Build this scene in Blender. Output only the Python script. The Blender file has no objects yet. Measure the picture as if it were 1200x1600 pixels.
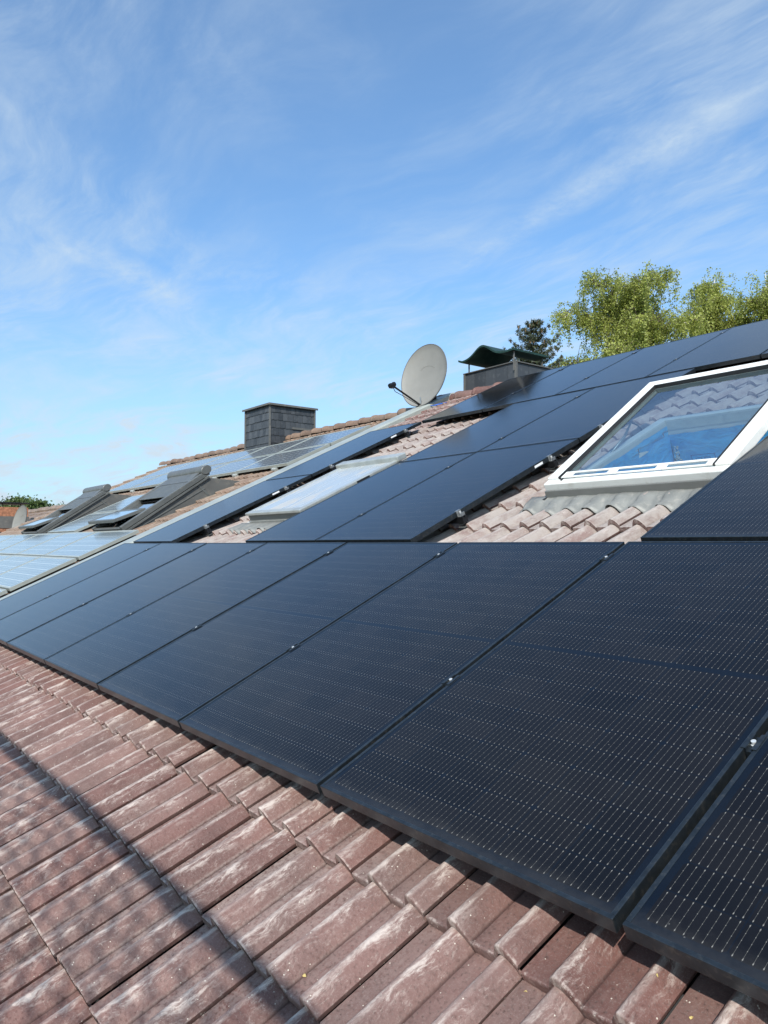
import bpy, bmesh, math, random
import numpy as np
from mathutils import Vector, Matrix, Euler
random.seed(7); RNG = np.random.default_rng(7)
R = math.radians
S = bpy.context.scene
C = S.collection
PT = R(24.935)                       # roof pitch
CP, SP = math.cos(PT), math.sin(PT)

# ------------------------------------------------------------------ camera
cam_d = bpy.data.cameras.new("camera"); cam = bpy.data.objects.new("camera", cam_d); C.objects.link(cam)
rt = Vector((0.61498, 0.78854, 0.0)); up = Vector((0.03334, -0.02600, 0.99911)); bk = Vector((0.78784, -0.61443, -0.04228))
m = Matrix((rt, up, bk)).transposed().to_4x4(); m.translation = Vector((1.9395, -1.2619, 0.7205))
cam.matrix_world = m
cam_d.sensor_fit = 'VERTICAL'; cam_d.sensor_height = 36.0; cam_d.lens = 36.0 * 1186.5 / 1600
cam_d.clip_start = 0.05; cam_d.clip_end = 3000
S.camera = cam
S.render.resolution_x = 768; S.render.resolution_y = 1024
S.view_settings.view_transform = 'Standard'; S.view_settings.look = 'None'; S.view_settings.gamma = 1
S.view_settings.exposure = 0.35

# ------------------------------------------------------------------ sun and sky
SUN = Vector((0.50, -0.60, 0.625)).normalized()
sl = bpy.data.lights.new("sun", 'SUN'); sl.energy = 4.2; sl.angle = R(0.55); sl.color = (1.0, 0.955, 0.88)
so = bpy.data.objects.new("sun", sl); C.objects.link(so); so.rotation_euler = SUN.to_track_quat('Z', 'Y').to_euler(); so.location = (5, -20, 20)

class NT:
    """small node-tree helper"""
    def __init__(s, tree): s.t = tree; s.n = tree.nodes; s.l = tree.links
    def node(s, typ, ins=None, **kw):
        n = s.n.new(typ)
        for k, v in kw.items(): setattr(n, k, v)
        for k, v in (ins or {}).items():
            if hasattr(v, 'links') or isinstance(v, bpy.types.NodeSocket): s.l.new(v, n.inputs[k])
            else: n.inputs[k].default_value = v
        return n
    def M(s, op, a, b=None, c=None, clamp=False):
        n = s.n.new('ShaderNodeMath'); n.operation = op; n.use_clamp = clamp
        for i, v in enumerate((a, b, c)):
            if v is None: continue
            if isinstance(v, (int, float)): n.inputs[i].default_value = v
            else: s.l.new(v, n.inputs[i])
        return n.outputs[0]
    def V(s, op, a, b=None):
        n = s.n.new('ShaderNodeVectorMath'); n.operation = op
        for i, v in enumerate((a, b)):
            if v is None: continue
            if isinstance(v, (tuple, list, Vector)): n.inputs[i].default_value = tuple(v)
            else: s.l.new(v, n.inputs[i])
        return n.outputs['Value'] if op in ('DOT_PRODUCT', 'LENGTH', 'DISTANCE') else n.outputs[0]
    def noise(s, vec, scale, detail=4, rough=0.55, dist=0.0):
        n = s.node('ShaderNodeTexNoise', {'Scale': scale, 'Detail': detail, 'Roughness': rough, 'Distortion': dist})
        s.l.new(vec, n.inputs['Vector']); return n.outputs['Fac']
    def ramp(s, f, stops, interp='LINEAR'):
        n = s.n.new('ShaderNodeValToRGB'); s.l.new(f, n.inputs[0]); n.color_ramp.interpolation = interp
        e = n.color_ramp.elements
        while len(e) < len(stops): e.new(0.5)
        for i, (pos, col) in enumerate(stops):
            e[i].position = pos
            e[i].color = (col, col, col, 1) if isinstance(col, (int, float)) else (*col, 1)
        return n.outputs[0]
    def mix(s, f, a, b, mode='MIX'):
        n = s.n.new('ShaderNodeMix'); n.data_type = 'RGBA'; n.blend_type = mode
        for i, v in ((0, f), (6, a), (7, b)):
            if isinstance(v, (int, float)): n.inputs[i].default_value = v
            elif isinstance(v, (tuple, list)): n.inputs[i].default_value = (*v, 1)
            else: s.l.new(v, n.inputs[i])
        return n.outputs[2]
    def mapping(s, vec, rot=(0, 0, 0), scale=(1, 1, 1), loc=(0, 0, 0)):
        n = s.node('ShaderNodeMapping', {'Rotation': rot, 'Scale': scale, 'Location': loc}); s.l.new(vec, n.inputs[0]); return n.outputs[0]
    def smooth(s, v, a, b):
        n = s.n.new('ShaderNodeMapRange'); n.interpolation_type = 'SMOOTHSTEP'
        s.l.new(v, n.inputs[0]); n.inputs[1].default_value = a; n.inputs[2].default_value = b
        return n.outputs[0]

w = bpy.data.worlds.new("World"); S.world = w; w.use_nodes = True
T = NT(w.node_tree); T.n.clear()
sky = T.node('ShaderNodeTexSky', sky_type='NISHITA', sun_disc=False)
sky.sun_elevation = R(38.7); sky.sun_rotation = math.atan2(SUN.x, SUN.y); sky.altitude = 200
sky.air_density = 1.0; sky.dust_density = 1.6; sky.ozone_density = 2.2
g = T.node('ShaderNodeNewGeometry').outputs['Incoming']
d = T.V('SCALE', g); d.node.inputs[3].default_value = -1.0
sp = T.node('ShaderNodeSeparateXYZ'); T.l.new(d, sp.inputs[0])
z = T.M('ADD', T.M('MAXIMUM', sp.outputs[2], 0.0), 0.10)
cx = T.M('DIVIDE', sp.outputs[0], z); cy = T.M('DIVIDE', sp.outputs[1], z)
cmb = T.node('ShaderNodeCombineXYZ'); T.l.new(cx, cmb.inputs[0]); T.l.new(cy, cmb.inputs[1]); pl = cmb.outputs[0]
# cirrus sheet: broad veils, fine fibres combed in one direction, and two old contrails
warp = T.node('ShaderNodeTexNoise', {'Scale': 0.9, 'Detail': 3}); T.l.new(pl, warp.inputs['Vector'])
plw = T.V('ADD', pl, T.V('MULTIPLY', T.V('SUBTRACT', warp.outputs['Color'], (0.5, 0.5, 0.5)), (0.8, 0.8, 0)))
fib = T.noise(T.mapping(plw, rot=(0, 0, R(-35)), scale=(1.0, 2.6, 1)), 1.6, 9, 0.62)
fine = T.noise(T.mapping(plw, rot=(0, 0, R(-35)), scale=(1.2, 3.2, 1)), 5.5, 7, 0.65)
veil = T.noise(T.mapping(pl, loc=(6.3, 2.2, 0)), 0.8, 4, 0.5)
cl = T.M('MULTIPLY', T.M('MULTIPLY', T.smooth(fib, 0.36, 0.76), T.smooth(veil, 0.24, 0.60)), 0.72)
cl = T.M('ADD', cl, T.M('MULTIPLY', T.smooth(fine, 0.42, 0.8), T.M('MULTIPLY', T.smooth(veil, 0.30, 0.6), 0.26)))
def trail(a, b, width, strength, wob):
    a = Vector((a[0] / (a[2] + .1 * Vector(a).length), a[1] / (a[2] + .1 * Vector(a).length)))
    b = Vector((b[0] / (b[2] + .1 * Vector(b).length), b[1] / (b[2] + .1 * Vector(b).length)))
    t = (b - a).normalized(); nrm = Vector((-t.y, t.x)); L = (b - a).length
    off = T.M('SUBTRACT', T.V('DOT_PRODUCT', plw if wob else pl, (nrm.x, nrm.y, 0)), nrm.dot(a))
    al = T.M('SUBTRACT', T.V('DOT_PRODUCT', pl, (t.x, t.y, 0)), t.dot(a))
    prof = T.M('SUBTRACT', 1.0, T.smooth(T.M('ABSOLUTE', off), 0.0, width))
    ends = T.M('MULTIPLY', T.smooth(al, -0.25, 0.25), T.M('SUBTRACT', 1.0, T.smooth(al, L - .3, L + .3)))
    tex = T.smooth(T.noise(T.mapping(pl, scale=(1, 1, 1)), 6.0, 8, 0.7), 0.25, 0.75)
    return T.M('MULTIPLY', T.M('MULTIPLY', T.M('MULTIPLY', prof, ends), tex), strength)
cl = T.M('ADD', cl, trail((-0.458, 0.998, 0.606), (-0.704, 0.699, 0.379), 0.085, 0.70, False))
cl = T.M('ADD', cl, trail((-1.035, 0.273, 0.404), (-0.94, 0.401, 0.312), 0.12, 0.62, False))
low = T.M('SUBTRACT', 1.0, T.smooth(sp.outputs[2], 0.0, 0.42))
cl = T.M('ADD', T.M('ADD', cl, 0.16), T.M('MULTIPLY', low, T.M('ADD', 0.55, T.M('MULTIPLY', T.smooth(fib, 0.3, 0.8), 0.55))))
cl = T.M('MULTIPLY', cl, 0.66, clamp=True)
skyc = T.mix(1.0, sky.outputs[0], (0.80, 1.22, 1.46), 'MULTIPLY')
cloudc = T.mix(cl, skyc, (4.1, 4.95, 5.75))
bg = T.node('ShaderNodeBackground', {'Strength': 0.122}); T.l.new(cloudc, bg.inputs[0])
out = T.node('ShaderNodeOutputWorld'); T.l.new(bg.outputs[0], out.inputs[0])

# ------------------------------------------------------------------ helpers
def W(u, v, n): return Vector((u, v * CP - n * SP, v * SP + n * CP))
class MB:
    def __init__(s): s.v = []; s.f = []; s.m = []
    def add(s, vs, fs, mi=0):
        o = len(s.v); s.v += [tuple(x) for x in vs]; s.f += [tuple(i + o for i in f) for f in fs]; s.m += [mi] * len(fs); return s
    def box(s, x0, x1, y0, y1, z0, z1, mi=0):
        vs = [(x, y, zz) for zz in (z0, z1) for y in (y0, y1) for x in (x0, x1)]
        return s.add(vs, [(0, 2, 3, 1), (4, 5, 7, 6), (0, 1, 5, 4), (2, 6, 7, 3), (0, 4, 6, 2), (1, 3, 7, 5)], mi)
    def prism(s, prof, x0, x1, axis=0, mi=0):
        """extrude a closed 2-D profile along an axis"""
        n = len(prof); vs = []
        for x in (x0, x1):
            for a, b in prof: vs.append((x, a, b) if axis == 0 else (a, x, b) if axis == 1 else (a, b, x))
        fs = [(i, (i + 1) % n, (i + 1) % n + n, i + n) for i in range(n)] + [tuple(range(n))[::-1], tuple(range(n, 2 * n))]
        return s.add(vs, fs, mi)
    def tube(s, pts, rad, k=10, mi=0, caps=True):
        pts = [Vector(q) for q in pts]; rads = rad if isinstance(rad, (list, tuple)) else [rad] * len(pts)
        vs = []; prev = None
        for i, q in enumerate(pts):
            t = (pts[min(i + 1, len(pts) - 1)] - pts[max(i - 1, 0)]).normalized()
            a = prev - t * prev.dot(t) if prev is not None else t.orthogonal()
            if a.length < 1e-5: a = t.orthogonal()
            a.normalize(); prev = a; b = t.cross(a)
            for j in range(k):
                an = 2 * math.pi * j / k; vs.append(q + (a * math.cos(an) + b * math.sin(an)) * rads[i])
        fs = [(i * k + j, i * k + (j + 1) % k, (i + 1) * k + (j + 1) % k, (i + 1) * k + j) for i in range(len(pts) - 1) for j in range(k)]
        if caps: fs += [tuple(range(k))[::-1], tuple((len(pts) - 1) * k + j for j in range(k))]
        return s.add(vs, fs, mi)
    def obj(s, name, mats, parent=None, smooth=False, bevel=0, loc=None, rotx=None, recalc=True):
        me = bpy.data.meshes.new(name); me.from_pydata(s.v, [], s.f)
        if not isinstance(mats, (list, tuple)): mats = [mats]
        for q in mats: me.materials.append(q)
        if len(mats) > 1: me.polygons.foreach_set('material_index', s.m)
        if recalc:
            bm = bmesh.new(); bm.from_mesh(me); bmesh.ops.recalc_face_normals(bm, faces=bm.faces); bm.to_mesh(me); bm.free()
        if smooth is True: me.polygons.foreach_set('use_smooth', [True] * len(me.polygons))
        elif smooth:
            me.polygons.foreach_set('use_smooth', [True] * len(me.polygons)); me.set_sharp_from_angle(angle=R(smooth))
        me.update()
        o = bpy.data.objects.new(name, me); C.objects.link(o)
        if parent: o.parent = parent
        if loc is not None: o.location = loc
        if rotx is not None: o.rotation_euler.x = rotx
        if bevel:
            b = o.modifiers.new('bevel', 'BEVEL'); b.width = bevel; b.segments = 2; b.limit_method = 'ANGLE'; b.angle_limit = R(40)
        return o
def tag(o, label, cat, group=None, kind=None):
    o['label'] = label; o['category'] = cat
    if group: o['group'] = group
    if kind: o['kind'] = kind
    return o
def empty(name, label, cat, loc=(0, 0, 0), roof=True, group=None, rot=None):
    o = bpy.data.objects.new(name, None); C.objects.link(o); o.empty_display_size = 0.1
    o.location = loc
    if roof: o.rotation_euler.x = PT
    if rot: o.rotation_euler = rot
    return tag(o, label, cat, group)
def copy_tree(o, parent=None, label=None, loc=None):
    c = o.copy(); C.objects.link(c)
    if parent: c.parent = parent
    if label: c['label'] = label
    if loc is not None: c.location = loc
    for ch in o.children: copy_tree(ch, c)
    return c

# ------------------------------------------------------------------ materials
def mat(name):
    mt = bpy.data.materials.new(name); mt.use_nodes = True; t = NT(mt.node_tree)
    return mt, t, t.n['Principled BSDF']
def bump(t, b, h, strength, dist):
    n = t.node('ShaderNodeBump', {'Strength': strength, 'Distance': dist}); t.l.new(h, n.inputs['Height']); t.l.new(n.outputs[0], b.inputs['Normal'])
def oc(t): return t.node('ShaderNodeTexCoord').outputs['Object']
def simple(name, col, rough=0.5, metal=0.0, var=0.15, vs=8.0, dirt=None, dirtamt=0.3, bumpd=0.0, spec=0.5):
    mt, t, b = mat(name); o = oc(t)
    n = t.noise(o, vs, 6, 0.6)
    c = t.mix(t.smooth(n, 0.3, 0.7), tuple(x * (1 - var) for x in col), tuple(min(1, x * (1 + var)) for x in col))
    if dirt: c = t.mix(t.M('MULTIPLY', t.smooth(t.noise(o, vs * 2.7, 8, 0.7), 0.5, 0.72), dirtamt), c, dirt)
    t.l.new(c, b.inputs['Base Color']); b.inputs['Metallic'].default_value = metal
    t.l.new(t.M('ADD', rough - 0.06, t.M('MULTIPLY', n, 0.12)), b.inputs['Roughness'])
    b.inputs['Specular IOR Level'].default_value = spec
    if bumpd: bump(t, b, t.noise(o, vs * 9, 5, 0.6), 0.5, bumpd)
    return mt

def tile_material(name, dark, mid, pale, dustv=None, smear=1.0):
    mt, t, b = mat(name); o = oc(t)
    tint = t.node('ShaderNodeAttribute', attribute_name='tint').outputs['Fac']
    crest = t.node('ShaderNodeAttribute', attribute_name='crest').outputs['Fac']     # 0 on the pans, 1 on top of the rolls
    edge = t.node('ShaderNodeAttribute', attribute_name='edge').outputs['Fac']       # worn lower rim
    sx = t.node('ShaderNodeSeparateXYZ'); t.l.new(o, sx.inputs[0]); v = sx.outputs[1]
    offs = t.node('ShaderNodeCombineXYZ'); t.l.new(t.M('MULTIPLY', tint, 37.0), offs.inputs[2])
    p = t.V('ADD', o, offs.outputs[0])
    rollm = t.smooth(crest, 0.02, 0.22)
    c = t.mix(t.smooth(t.noise(p, 3.0, 5, 0.6), 0.3, 0.7), dark, mid)
    c = t.mix(t.M('MULTIPLY', t.M('ABSOLUTE', t.M('SUBTRACT', tint, 0.5)), 0.30), c, pale)
    # the pans keep grit and lichen: pale film full of dark pits; the rolls are washed smoother
    wear = t.M('MULTIPLY', t.smooth(t.noise(o, 1.1, 3, 0.5), 0.36, 0.60), t.M('SUBTRACT', 1.0, t.smooth(sx.outputs[0], -0.2, 0.9)))
    film = t.M('MULTIPLY', t.M('SUBTRACT', 1.0, rollm), t.M('ADD', 0.04, t.M('MULTIPLY', wear, 0.34)))
    film = t.M('MULTIPLY', film, t.smooth(t.noise(p, 70, 5, 0.75), 0.34, 0.56))
    c = t.mix(film, c, pale)
    gr = t.noise(o, 260, 3, 0.6); c = t.mix(t.M('MULTIPLY', t.smooth(gr, 0.50, 0.72), 0.22), c, pale)
    pit = t.smooth(t.noise(o, 130, 5, 0.78), 0.56, 0.64)
    c = t.mix(t.M('MULTIPLY', pit, t.M('SUBTRACT', 0.62, t.M('MULTIPLY', rollm, 0.45))), c, tuple(x * 0.5 for x in dark))
    # lime bloom: brushed along the top of the rolls
    pw = t.node('ShaderNodeTexNoise', {'Scale': 9.0, 'Detail': 4}); t.l.new(p, pw.inputs['Vector'])
    q = t.V('ADD', p, t.V('MULTIPLY', t.V('SUBTRACT', pw.outputs['Color'], (0.5, 0.5, 0.5)), (0.05, 0.05, 0.0)))
    st = t.noise(t.mapping(q, rot=(0, 0, R(-9)), scale=(4.6, 1.0, 1)), 7.5, 11, 0.78, 0.05)
    st2 = t.noise(t.mapping(q, rot=(0, 0, R(24)), scale=(4.0, 1.0, 1)), 26.0, 9, 0.80, 0.15)
    top_ = t.smooth(crest, 0.45, 0.98)
    bloom = t.M('MULTIPLY', t.smooth(st, 0.49, 0.63), t.M('ADD', 0.08, t.M('MULTIPLY', top_, 1.0)))
    bloom = t.M('ADD', bloom, t.M('MULTIPLY', t.M('MULTIPLY', t.smooth(st2, 0.53, 0.64), rollm), 0.38))
    bloom = t.M('MULTIPLY', bloom, t.M('ADD', 0.25, t.smooth(t.noise(p, 2.6, 3, 0.5), 0.36, 0.56)))
    c = t.mix(t.M('MULTIPLY', bloom, 0.72 * smear, clamp=True), c, tuple(min(1, x * 1.12) for x in pale))
    c = t.mix(t.M('MULTIPLY', t.smooth(crest, 0.90, 0.985), t.M('ADD', 0.16, t.M('MULTIPLY', t.smooth(st, 0.40, 0.6), 0.40))), c, tuple(min(1, x * 1.15) for x in pale))
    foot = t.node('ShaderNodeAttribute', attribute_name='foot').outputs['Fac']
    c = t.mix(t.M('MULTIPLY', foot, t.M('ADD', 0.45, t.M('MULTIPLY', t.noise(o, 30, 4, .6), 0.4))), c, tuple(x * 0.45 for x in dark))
    # rubbed lower rim
    rim = t.M('MULTIPLY', edge, t.smooth(t.noise(o, 38, 5, 0.75), 0.48, 0.60))
    c = t.mix(t.M('MULTIPLY', rim, 0.50), c, tuple(min(1, x * 1.15) for x in pale))
    vor = t.node('ShaderNodeTexVoronoi', {'Scale': 60.0}); t.l.new(o, vor.inputs['Vector'])
    cr = t.M('MULTIPLY', t.M('LESS_THAN', vor.outputs['Distance'], 0.10), t.M('GREATER_THAN', t.noise(o, 21, 2, .5), 0.54))
    c = t.mix(t.M('MULTIPLY', cr, 0.8), c, (0.66, 0.60, 0.50))
    ns = t.node('ShaderNodeSeparateXYZ'); t.l.new(t.node('ShaderNodeNewGeometry').outputs['True Normal'], ns.inputs[0])
    if dustv:
        a, b2, c2, d2 = dustv
        dm = t.M('MULTIPLY', t.smooth(v, a, b2), t.M('SUBTRACT', 1.0, t.smooth(v, c2, d2)))
        dm = t.M('MULTIPLY', dm, t.M('ADD', 0.34, t.M('MULTIPLY', t.smooth(t.noise(t.mapping(p, scale=(3.0, 1, 1)), 5.0, 9, 0.72), 0.34, 0.62), 0.75)), clamp=True)
        dm = t.M('MULTIPLY', dm, t.smooth(t.M('ADD', ns.outputs[2], t.M('MULTIPLY', t.M('ABSOLUTE', ns.outputs[0]), 0.5)), 0.55, 0.80))
        c = t.mix(t.M('MULTIPLY', dm, 0.78), c, (0.40, 0.355, 0.315))
    # moss and grime in the side joints
    t.l.new(c, b.inputs['Base Color'])
    t.l.new(t.M('ADD', 0.42, t.M('MULTIPLY', st, 0.32)), b.inputs['Roughness'])
    b.inputs['Specular IOR Level'].default_value = 0.45
    h = t.M('ADD', t.M('MULTIPLY', gr, 0.4), t.M('MULTIPLY', t.noise(o, 45, 6, 0.65), 1.0))
    h = t.M('SUBTRACT', h, t.M('MULTIPLY', pit, 0.5))
    bump(t, b, h, 0.6, 0.0032)
    return mt
M = {}
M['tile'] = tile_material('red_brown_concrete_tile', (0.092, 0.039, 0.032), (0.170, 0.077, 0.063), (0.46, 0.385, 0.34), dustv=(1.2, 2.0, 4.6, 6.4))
M['tile_b'] = tile_material('brown_concrete_tile', (0.11, 0.066, 0.044), (0.22, 0.135, 0.09), (0.40, 0.33, 0.26), smear=0.7)
M['black_alu'] = simple('black_anodised_aluminium', (0.045, 0.056, 0.066), 0.34, 0.75, 0.25, 20, (0.16, 0.15, 0.13), 0.55)
M['rail'] = simple('black_rail', (0.02, 0.021, 0.024), 0.45, 0.5, 0.2, 20)
M['steel'] = simple('stainless_steel', (0.70, 0.70, 0.68), 0.38, 0.45, 0.1, 30)
M['galv'] = simple('galvanised_steel', (0.35, 0.36, 0.36), 0.42, 0.8, 0.2, 25)
M['white'] = simple('white_pvc', (0.76, 0.75, 0.71), 0.36, 0, 0.04, 3, (0.45, 0.42, 0.35), 0.42)
M['offwhite'] = simple('weathered_white_metal', (0.62, 0.61, 0.56), 0.45, 0.0, 0.08, 4, (0.36, 0.33, 0.28), 0.45)
M['alu'] = simple('mill_aluminium', (0.50, 0.51, 0.48), 0.42, 0.55, 0.12, 6, (0.30, 0.28, 0.24), 0.4)
M['greyalu'] = simple('grey_coated_aluminium', (0.115, 0.118, 0.112), 0.42, 0.15, 0.12, 5, (0.26, 0.24, 0.21), 0.3)
M['greyclad'] = simple('grey_flashing_sheet', (0.105, 0.103, 0.096), 0.6, 0.0, 0.18, 3, (0.24, 0.21, 0.17), 0.4)
M['black'] = simple('black_rubber', (0.012, 0.012, 0.013), 0.6)
M['darkgap'] = simple('roof_underlay', (0.03, 0.03, 0.032), 0.9)
M['coverg'] = simple('grey_cover_profile', (0.17, 0.17, 0.16), 0.45, 0.2, 0.08, 5)
M['verge'] = simple('pale_verge_metal', (0.40, 0.42, 0.38), 0.42, 0.3, 0.08, 3, (0.33, 0.31, 0.26), 0.35)
M['lead'] = simple('pleated_grey_apron', (0.20, 0.20, 0.185), 0.55, 0.1, 0.12, 9, (0.42, 0.38, 0.33), 0.4)
M['dish'] = simple('beige_grey_dish_paint', (0.205, 0.198, 0.180), 0.6, 0, 0.07, 3, (0.20, 0.18, 0.15), 0.35)
M['green'] = simple('dark_green_copper', (0.014, 0.042, 0.032), 0.5, 0.3, 0.35, 5, (0.09, 0.12, 0.09), 0.35)
M['blue'] = simple('blue_coax', (0.02, 0.10, 0.42), 0.4)
M['plaster'] = simple('rendered_wall', (0.62, 0.58, 0.50), 0.85, 0, 0.06, 3, bumpd=0.002)
M['wood'] = simple('timber_batten', (0.22, 0.15, 0.09), 0.8)
M['brick'] = simple('red_brick', (0.30, 0.13, 0.07), 0.85, 0, 0.35, 14)
M['sticker'] = simple('white_sticker', (0.8, 0.8, 0.8), 0.5, 0, 0.02)
M['net'] = simple('safety_net_cord', (0.05, 0.16, 0.09), 0.7)
M['leafbit'] = simple('dry_leaf', (0.55, 0.42, 0.16), 0.7)

# PV cells (object space: x across, y up, metres)
def cell_material():
    mt, t, b = mat('monocrystalline_cells'); o = oc(t); s = t.node('ShaderNodeSeparateXYZ'); t.l.new(o, s.inputs[0])
    x, y = s.outputs[0], s.outputs[1]
    X = t.M('DIVIDE', t.M('SUBTRACT', x, 0.026), 0.1623); fx = t.M('FRACT', X); ix = t.M('FLOOR', X)
    upper = t.M('GREATER_THAN', y, 0.8675)
    yy = t.M('SUBTRACT', t.M('SUBTRACT', y, 0.030), t.M('MULTIPLY', upper, 0.8475))
    Y = t.M('DIVIDE', yy, 0.0828); fy = t.M('FRACT', Y); iy = t.M('ADD', t.M('FLOOR', Y), t.M('MULTIPLY', upper, 13))
    inx = t.M('MULTIPLY', t.M('GREATER_THAN', X, 0.0), t.M('LESS_THAN', X, 6.0))
    iny = t.M('MULTIPLY', t.M('GREATER_THAN', Y, 0.0), t.M('LESS_THAN', Y, 10.0))
    ins = t.M('MULTIPLY', inx, iny)
    ax = t.M('ABSOLUTE', t.M('SUBTRACT', fx, 0.5)); ay = t.M('ABSOLUTE', t.M('SUBTRACT', fy, 0.5))
    gap = t.M('MAXIMUM', t.M('GREATER_THAN', ax, 0.4925), t.M('GREATER_THAN', ay, 0.487))
    # chamfered corners of the cells (every second gap)
    even = t.M('FLOORED_MODULO', t.M('FLOOR', Y), 2.0)
    low = t.M('ABSOLUTE', t.M('SUBTRACT', fy, even))          # distance to the outer edge of the pair
    ch = t.M('LESS_THAN', t.M('ADD', t.M('MULTIPLY', t.M('SUBTRACT', 0.5, ax), 0.1623), t.M('MULTIPLY', low, 0.0828)), 0.0105)
    gap = t.M('MAXIMUM', gap, ch)
    cellm = t.M('MULTIPLY', ins, t.M('SUBTRACT', 1.0, gap))
    wf = t.M('ABSOLUTE', t.M('SUBTRACT', t.M('FRACT', t.M('MULTIPLY', fx, 9.0)), 0.5))      # * 18 mm
    wire = t.M('LESS_THAN', wf, 0.019)
    wire = t.M('MULTIPLY', wire, t.M('MULTIPLY', ins, t.M('LESS_THAN', ay, 0.475)))
    pad = t.M('MULTIPLY', t.M('LESS_THAN', wf, 0.058), t.M('LESS_THAN', t.M('ABSOLUTE', t.M('SUBTRACT', ay, 0.432)), 0.016))
    py = t.M('ABSOLUTE', t.M('SUBTRACT', t.M('FRACT', t.M('MULTIPLY', fy, 5.0)), 0.5))
    pad2 = t.M('MULTIPLY', t.M('MULTIPLY', t.M('LESS_THAN', wf, 0.042), t.M('LESS_THAN', py, 0.07)), t.M('LESS_THAN', ay, 0.42))
    pads = t.M('MULTIPLY', t.M('MAXIMUM', pad, t.M('MULTIPLY', pad2, 0.6)), ins)
    idv = t.node('ShaderNodeCombineXYZ'); t.l.new(ix, idv.inputs[0]); t.l.new(iy, idv.inputs[1])
    t.l.new(t.M('MULTIPLY', t.node('ShaderNodeObjectInfo').outputs['Random'], 91.0), idv.inputs[2])
    wn = t.node('ShaderNodeTexWhiteNoise', noise_dimensions='3D'); t.l.new(idv.outputs[0], wn.inputs['Vector'])
    c = t.mix(wn.outputs['Value'], (0.0036, 0.0038, 0.0055), (0.0075, 0.0070, 0.0082))
    c = t.mix(cellm, (0.003, 0.0055, 0.011), c)
    c = t.mix(wire, c, (0.085, 0.081, 0.073)); c = t.mix(pads, c, (0.21, 0.20, 0.18))
    dst = t.M('MULTIPLY', t.smooth(t.noise(o, 5.0, 7, 0.68), 0.42, 0.85), 0.014)
    edge = t.M('MULTIPLY', t.M('SUBTRACT', 1.0, t.smooth(t.M('ADD', y, t.M('MULTIPLY', t.noise(o, 14, 6, .7), -0.10)), -0.05, 0.02)), 0.05)
    spots = t.node('ShaderNodeTexVoronoi', {'Scale': 26.0}); t.l.new(o, spots.inputs['Vector'])
    sp_ = t.M('MULTIPLY', t.M('LESS_THAN', spots.outputs['Distance'], 0.045), 0.22)
    c = t.mix(t.M('ADD', t.M('ADD', dst, edge), sp_), c, (0.35, 0.33, 0.30))
    t.l.new(c, b.inputs['Base Color'])
    b.inputs['IOR'].default_value = 1.36
    t.l.new(t.M('ADD', 0.115, t.M('MULTIPLY', t.noise(o, 3.5, 6, 0.6), 0.05)), b.inputs['Roughness'])
    return mt
M['cells'] = cell_material()

def old_cell_material(name, nx, ny, sx, sy, cellc, linec, cham):
    mt, t, b = mat(name); o = oc(t); s = t.node('ShaderNodeSeparateXYZ'); t.l.new(o, s.inputs[0])
    X = t.M('MULTIPLY', t.M('DIVIDE', t.M('SUBTRACT', s.outputs[0], 0.035), sx - 0.07), nx)
    Y = t.M('MULTIPLY', t.M('DIVIDE', t.M('SUBTRACT', s.outputs[1], 0.035), sy - 0.07), ny)
    ax = t.M('ABSOLUTE', t.M('SUBTRACT', t.M('FRACT', X), 0.5)); ay = t.M('ABSOLUTE', t.M('SUBTRACT', t.M('FRACT', Y), 0.5))
    gap = t.M('MAXIMUM', t.M('GREATER_THAN', ax, 0.478), t.M('GREATER_THAN', ay, 0.47))
    if cham: gap = t.M('MAXIMUM', gap, t.M('GREATER_THAN', t.M('ADD', ax, ay), 1.0 - cham))
    bb = t.M('LESS_THAN', t.M('ABSOLUTE', t.M('SUBTRACT', ay, 0.2)), 0.012)
    gap = t.M('MAXIMUM', gap, t.M('MULTIPLY', bb, 0.6))
    out_ = t.M('MAXIMUM', t.M('MAXIMUM', t.M('LESS_THAN', X, 0), t.M('GREATER_THAN', X, nx)), t.M('MAXIMUM', t.M('LESS_THAN', Y, 0), t.M('GREATER_THAN', Y, ny)))
    gap = t.M('MAXIMUM', gap, out_)
    c = t.mix(gap, t.mix(t.noise(o, 2.0, 5, 0.6), cellc, tuple(x * 1.35 for x in cellc)), linec)
    t.l.new(c, b.inputs['Base Color']); b.inputs['Roughness'].default_value = 0.14; b.inputs['IOR'].default_value = 1.5
    return mt
M['poly'] = old_cell_material('blue_polycrystalline_cells', 10, 5, 1.58, 0.80, (0.155, 0.19, 0.205), (0.52, 0.56, 0.57), 0)
M['mono_old'] = old_cell_material('old_monocrystalline_cells', 12, 6, 1.58, 0.80, (0.055, 0.065, 0.075), (0.52, 0.56, 0.58), 0.17)

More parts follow.
